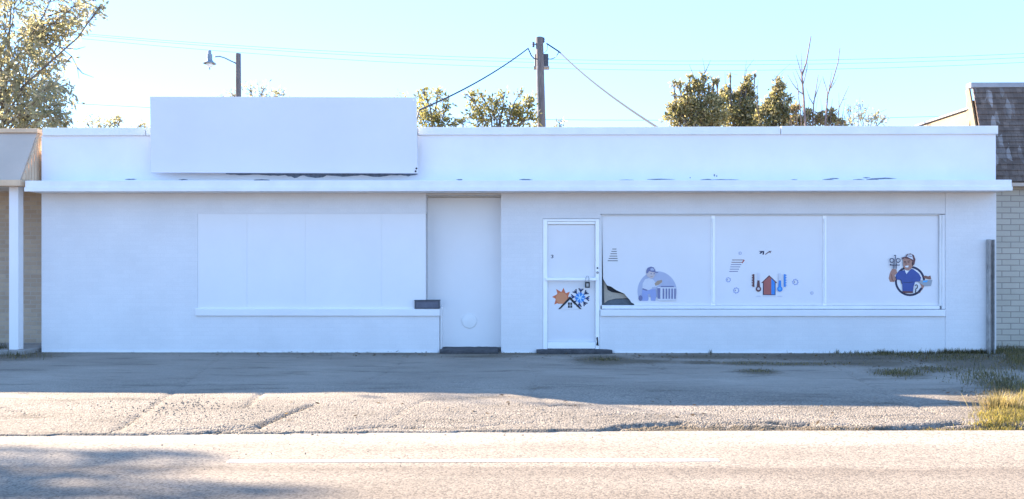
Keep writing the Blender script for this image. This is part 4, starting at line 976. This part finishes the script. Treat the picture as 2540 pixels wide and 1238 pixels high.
sapling('short bare sapling with a forked top between the two taller saplings', [([(1122, 690), (1130, 540), (1145, 440), (1160, 340)], .018), ([(1130, 520), (1160, 430), (1182, 365)], .010), ([(1130, 540), (1100, 490), (1080, 430)], .010), ([(1118, 600), (1112, 540)], .006)], 4.5, 2)
sapling('second tallest bare sapling, right of the forked short one', [([(1205, 690), (1225, 470), (1260, 370), (1295, 250), (1305, 160)], .020), ([(1225, 470), (1205, 400), (1190, 350)], .010), ([(1230, 460), (1245, 370), (1250, 320)], .009), ([(1245, 430), (1270, 390), (1295, 340)], .009)], 4.3, 3)
sapling('rightmost bare sapling, low with a slanting forked top', [([(1290, 690), (1300, 560), (1340, 470), (1365, 415)], .014), ([(1300, 560), (1297, 460)], .009), ([(1320, 510), (1350, 500)], .006), ([(1296, 600), (1260, 560)], .006)], 4.7, 4)

# tree beyond the left edge: its crown shades the road
KX, KY = SU.x / math.tan(SUN_EL), SU.y / math.tan(SUN_EL)
cl = []
rt = random.Random(77)
for px, py, z, r, n in ((30, 1140, 5.2, .34, 260), (140, 1135, 5.6, .30, 220), (250, 1150, 5.0, .34, 280), (300, 1140, 5.8, .24, 160), (400, 1160, 5.4, .26, 210), (440, 1172, 4.8, .24, 200), (520, 1135, 6.0, .20, 120), (560, 1132, 6.1, .14, 60),
                        (380, 1130, 6.2, .18, 100), (60, 1170, 5.0, .34, 220), (20, 1205, 4.8, .36, 260), (150, 1212, 5.4, .30, 180), (90, 1232, 5.0, .34, 260), (250, 1236, 5.4, .30, 200), (420, 1240, 5.0, .26, 150), (720, 1222, 5.6, .20, 120), (800, 1226, 5.8, .18, 100), (860, 1226, 5.8, .14, 60), (640, 1216, 5.6, .16, 70),
                        (-100, 1150, 5.2, .4, 300), (-120, 1210, 5.2, .5, 360), (-260, 1180, 5.6, .6, 400), (100, 1290, 5.2, .5, 300), (300, 1300, 5.4, .5, 260), (-200, 1260, 5.0, .6, 380), (-60, 1180, 4.6, .35, 240)):
    z = z * 1.5 + 1.6; g = gnd(px, py, ROAD_Z); cl.append((Vector((g.x - KX * z, g.y - KY * z, z - 0.07)), r * 1.15, int(n * .10)))
tree('leafy_tree', 'leafy street tree beyond the left edge whose shade dapples the road', 'tree', (-18.6, -2.2, -0.16), (-18.3, -1.9, 5.2), cl, (0.11, 0.055), L_ol, 61, 0.2, subs=8, spread=.42)

# ------------------------------------------------------------------ grass, weeds, gravel
def blade(mb, p, h, lean, wdt, mi, rr):
    d = Vector((math.cos(lean[0]), math.sin(lean[0]), 0)) * lean[1] * h
    sd = Vector((-math.sin(lean[0]), math.cos(lean[0]), 0)) * wdt
    m_ = p + Vector((0, 0, h * .6)) + d * .35; t = p + Vector((0, 0, h * (1 - .25 * lean[1]))) + d
    mb.add([p - sd, p + sd, m_ + sd * .7, m_ - sd * .7, t], [(0, 1, 2, 3), (3, 2, 4)], mi)
G_green = [leaf_mat('grass_green', (0.085, 0.083, 0.042), (0.155, 0.145, 0.075)), leaf_mat('grass_dry', (0.16, 0.125, 0.06), (0.30, 0.24, 0.12)), leaf_mat('grass_yellow', (0.28, 0.24, 0.06), (0.46, 0.37, 0.11))]
rg = random.Random(91)
mb = MB()
def patch(mb, px, py, hw, hh, n, h0, h1, mix):
    for _ in range(n):
        a, q = rg.gauss(0, .55), rg.gauss(0, .55)
        g = gnd(px + a * hw, py + q * hh)
        if g.y > -0.015 and g.x < XR: g.y = -0.02 - rg.random() * .03
        if g.y > 0.95: continue
        z = lot_z(g.x, g.y) if g.y < 0.28 else -0.02
        blade(mb, Vector((g.x, g.y, z - .005)), rg.uniform(h0, h1), (rg.uniform(0, 6.28), rg.uniform(.1, .9)), rg.uniform(.002, .0045), rg.choices((0, 1, 2), mix)[0], rg)
for a in ((2500, 872, 60, 10, 800, .04, .13, (5, 5, 0)), (2530, 890, 40, 20, 800, .04, .13, (5, 5, 0)), (2350, 873, 70, 3, 380, .03, .13, (5, 5, 0)), (2420, 872, 60, 4, 400, .03, .11, (5, 5, 0)), (2200, 879, 120, 5, 700, .03, .08, (6, 4, 0)), (2360, 885, 140, 12, 1200, .03, .07, (6, 4, 0)),
          (2230, 925, 60, 9, 700, .02, .06, (5, 5, 0)), (2320, 915, 60, 8, 300, .02, .06, (5, 5, 0)), (2450, 930, 90, 24, 1100, .02, .08, (5, 5, 0)), (2500, 960, 60, 20, 700, .03, .09, (5, 5, 0)), (1500, 892, 40, 5, 300, .02, .05, (6, 4, 0)), (1880, 921, 45, 5, 160, .015, .04, (4, 6, 0)),
          (1860, 901, 90, 4, 240, .015, .04, (4, 6, 0)), (2000, 904, 140, 4, 300, .015, .045, (4, 6, 0)), (2060, 872, 5, 1.5, 16, .04, .1, (9, 1, 0)), (1755, 873, 4, 1.5, 14, .03, .09, (9, 1, 0)), (2180, 873, 30, 2, 60, .03, .12, (9, 1, 0)), (30, 880, 70, 9, 350, .03, .10, (6, 4, 0)), (5, 872, 30, 6, 260, .06, .25, (8, 2, 0)), (1350, 877, 120, 2, 120, .015, .04, (5, 5, 0)),
          (700, 875, 300, 1.5, 160, .015, .04, (6, 4, 0)), (2500, 1030, 60, 14, 2600, .025, .085, (3, 3, 6)), (2470, 1050, 60, 6, 1000, .02, .06, (4, 2, 6)), (2330, 1058, 60, 3.5, 420, .02, .05, (4, 4, 4)), (1830, 1060, 120, 3, 200, .012, .03, (3, 5, 2)), (2180, 1062, 60, 2.5, 160, .012, .03, (3, 5, 2)), (2560, 1000, 60, 40, 1500, .03, .1, (3, 4, 4)), (2700, 1000, 90, 45, 1500, .03, .1, (3, 4, 3)), (2680, 880, 160, 16, 1000, .04, .12, (5, 5, 0)), (2950, 960, 200, 50, 1800, .03, .1, (4, 4, 2))):
    patch(mb, *a)
tag(mb.build('grass', G_green, fixn=False), 'low weeds and patchy grass along the shop base and right road edge', 'grass', kind='stuff')
# one dry tussock
g = gnd(2478, 1012); mb = MB()
for _ in range(420):
    a = rg.uniform(0, 6.28); rr_ = abs(rg.gauss(0, .10))
    blade(mb, Vector((g.x + rr_ * math.cos(a) * 1.4, g.y + rr_ * math.sin(a) * .6, lot_z(g.x, g.y) - .01)), rg.uniform(.12, .27), (a, rg.uniform(.15, .9)), rg.uniform(.002, .004), rg.choices((0, 1), (3, 2))[0], rg)
tag(mb.build('grass_tussock', [leaf_mat('tussock_straw', (0.32, 0.25, 0.12), (0.52, 0.42, 0.22)), G_green[1]], fixn=False), 'straw coloured dry grass tussock at the right end of the sunlit strip', 'grass clump')
mb = MB()
for px, py, hw, hh, n in ((1700, 884, 500, 9, 170), (2300, 890, 240, 22, 200), (900, 880, 400, 6, 90), (1400, 1010, 900, 40, 60), (2450, 960, 90, 30, 60), (2200, 1058, 250, 6, 120)):
    for _ in range(n):
        g = gnd(px + rg.gauss(0, .6) * hw, py + rg.gauss(0, .6) * hh)
        if g.y > -0.03: g.y = -0.03 - rg.random() * .08
        if g.y < -6.3: continue
        leaf_quad(mb, Vector((g.x, g.y, lot_z(g.x, g.y) + rg.uniform(.004, .02))), Vector((rg.uniform(-1, 1), rg.uniform(-1, 1), rg.uniform(-.1, .3))).normalized(), Vector((rg.uniform(-.4, .4), rg.uniform(-.4, .4), 1)).normalized(), rg.uniform(.025, .07), rg.uniform(.015, .04), 0)
tag(mb.build('leaf_litter', leaf_mat('dead_leaf', (0.07, 0.045, 0.03), (0.20, 0.14, 0.085)), fixn=False), 'dry brown fallen leaves scattered along the wall and the road edge', 'leaf litter', kind='stuff')
# gravel
mb = MB()
def pebble(p, s):
    q = [Vector((1, 0, 0)), Vector((0, 1, 0)), Vector((-1, 0, 0)), Vector((0, -1, 0)), Vector((0, 0, .8)), Vector((0, 0, -.6))]
    a = rg.uniform(0, 6.28); rot = Matrix.Rotation(a, 3, 'Z')
    mb.add([p + (rot @ (v * s * rg.uniform(.65, 1.2))) for v in q], [(0, 1, 4), (1, 2, 4), (2, 3, 4), (3, 0, 4), (1, 0, 5), (2, 1, 5), (3, 2, 5), (0, 3, 5)])
for px, py, hw, hh, n, s0, s1 in ((1620, 1060, 130, 3, 170, .006, .018), (1850, 1058, 200, 5, 200, .005, .014), (2150, 1056, 200, 6, 200, .005, .014), (1500, 1030, 700, 26, 900, .004, .010), (500, 1020, 300, 30, 420, .004, .011), (450, 1000, 120, 14, 120, .006, .016),
                                   (2050, 890, 300, 14, 160, .006, .016), (1000, 1066, 500, 3, 240, .004, .012), (2490, 900, 50, 25, 22, .012, .03), (900, 1110, 900, 40, 140, .003, .007), (2450, 975, 80, 14, 30, .01, .025)):
    for _ in range(n):
        g = gnd(px + rg.gauss(0, .6) * hw, py + rg.gauss(0, .6) * hh)
        if g.y > -0.03: continue
        z = lot_z(g.x, g.y) if g.y > -6.0 else ROAD_Z
        pebble(Vector((g.x, g.y, max(z, -0.065) + .002)), rg.uniform(s0, s1))
tag(mb.build('gravel', M['stone'], fixn=False), 'loose pale gravel scattered over the worn forecourt and its broken road edge', 'gravel', kind='stuff')
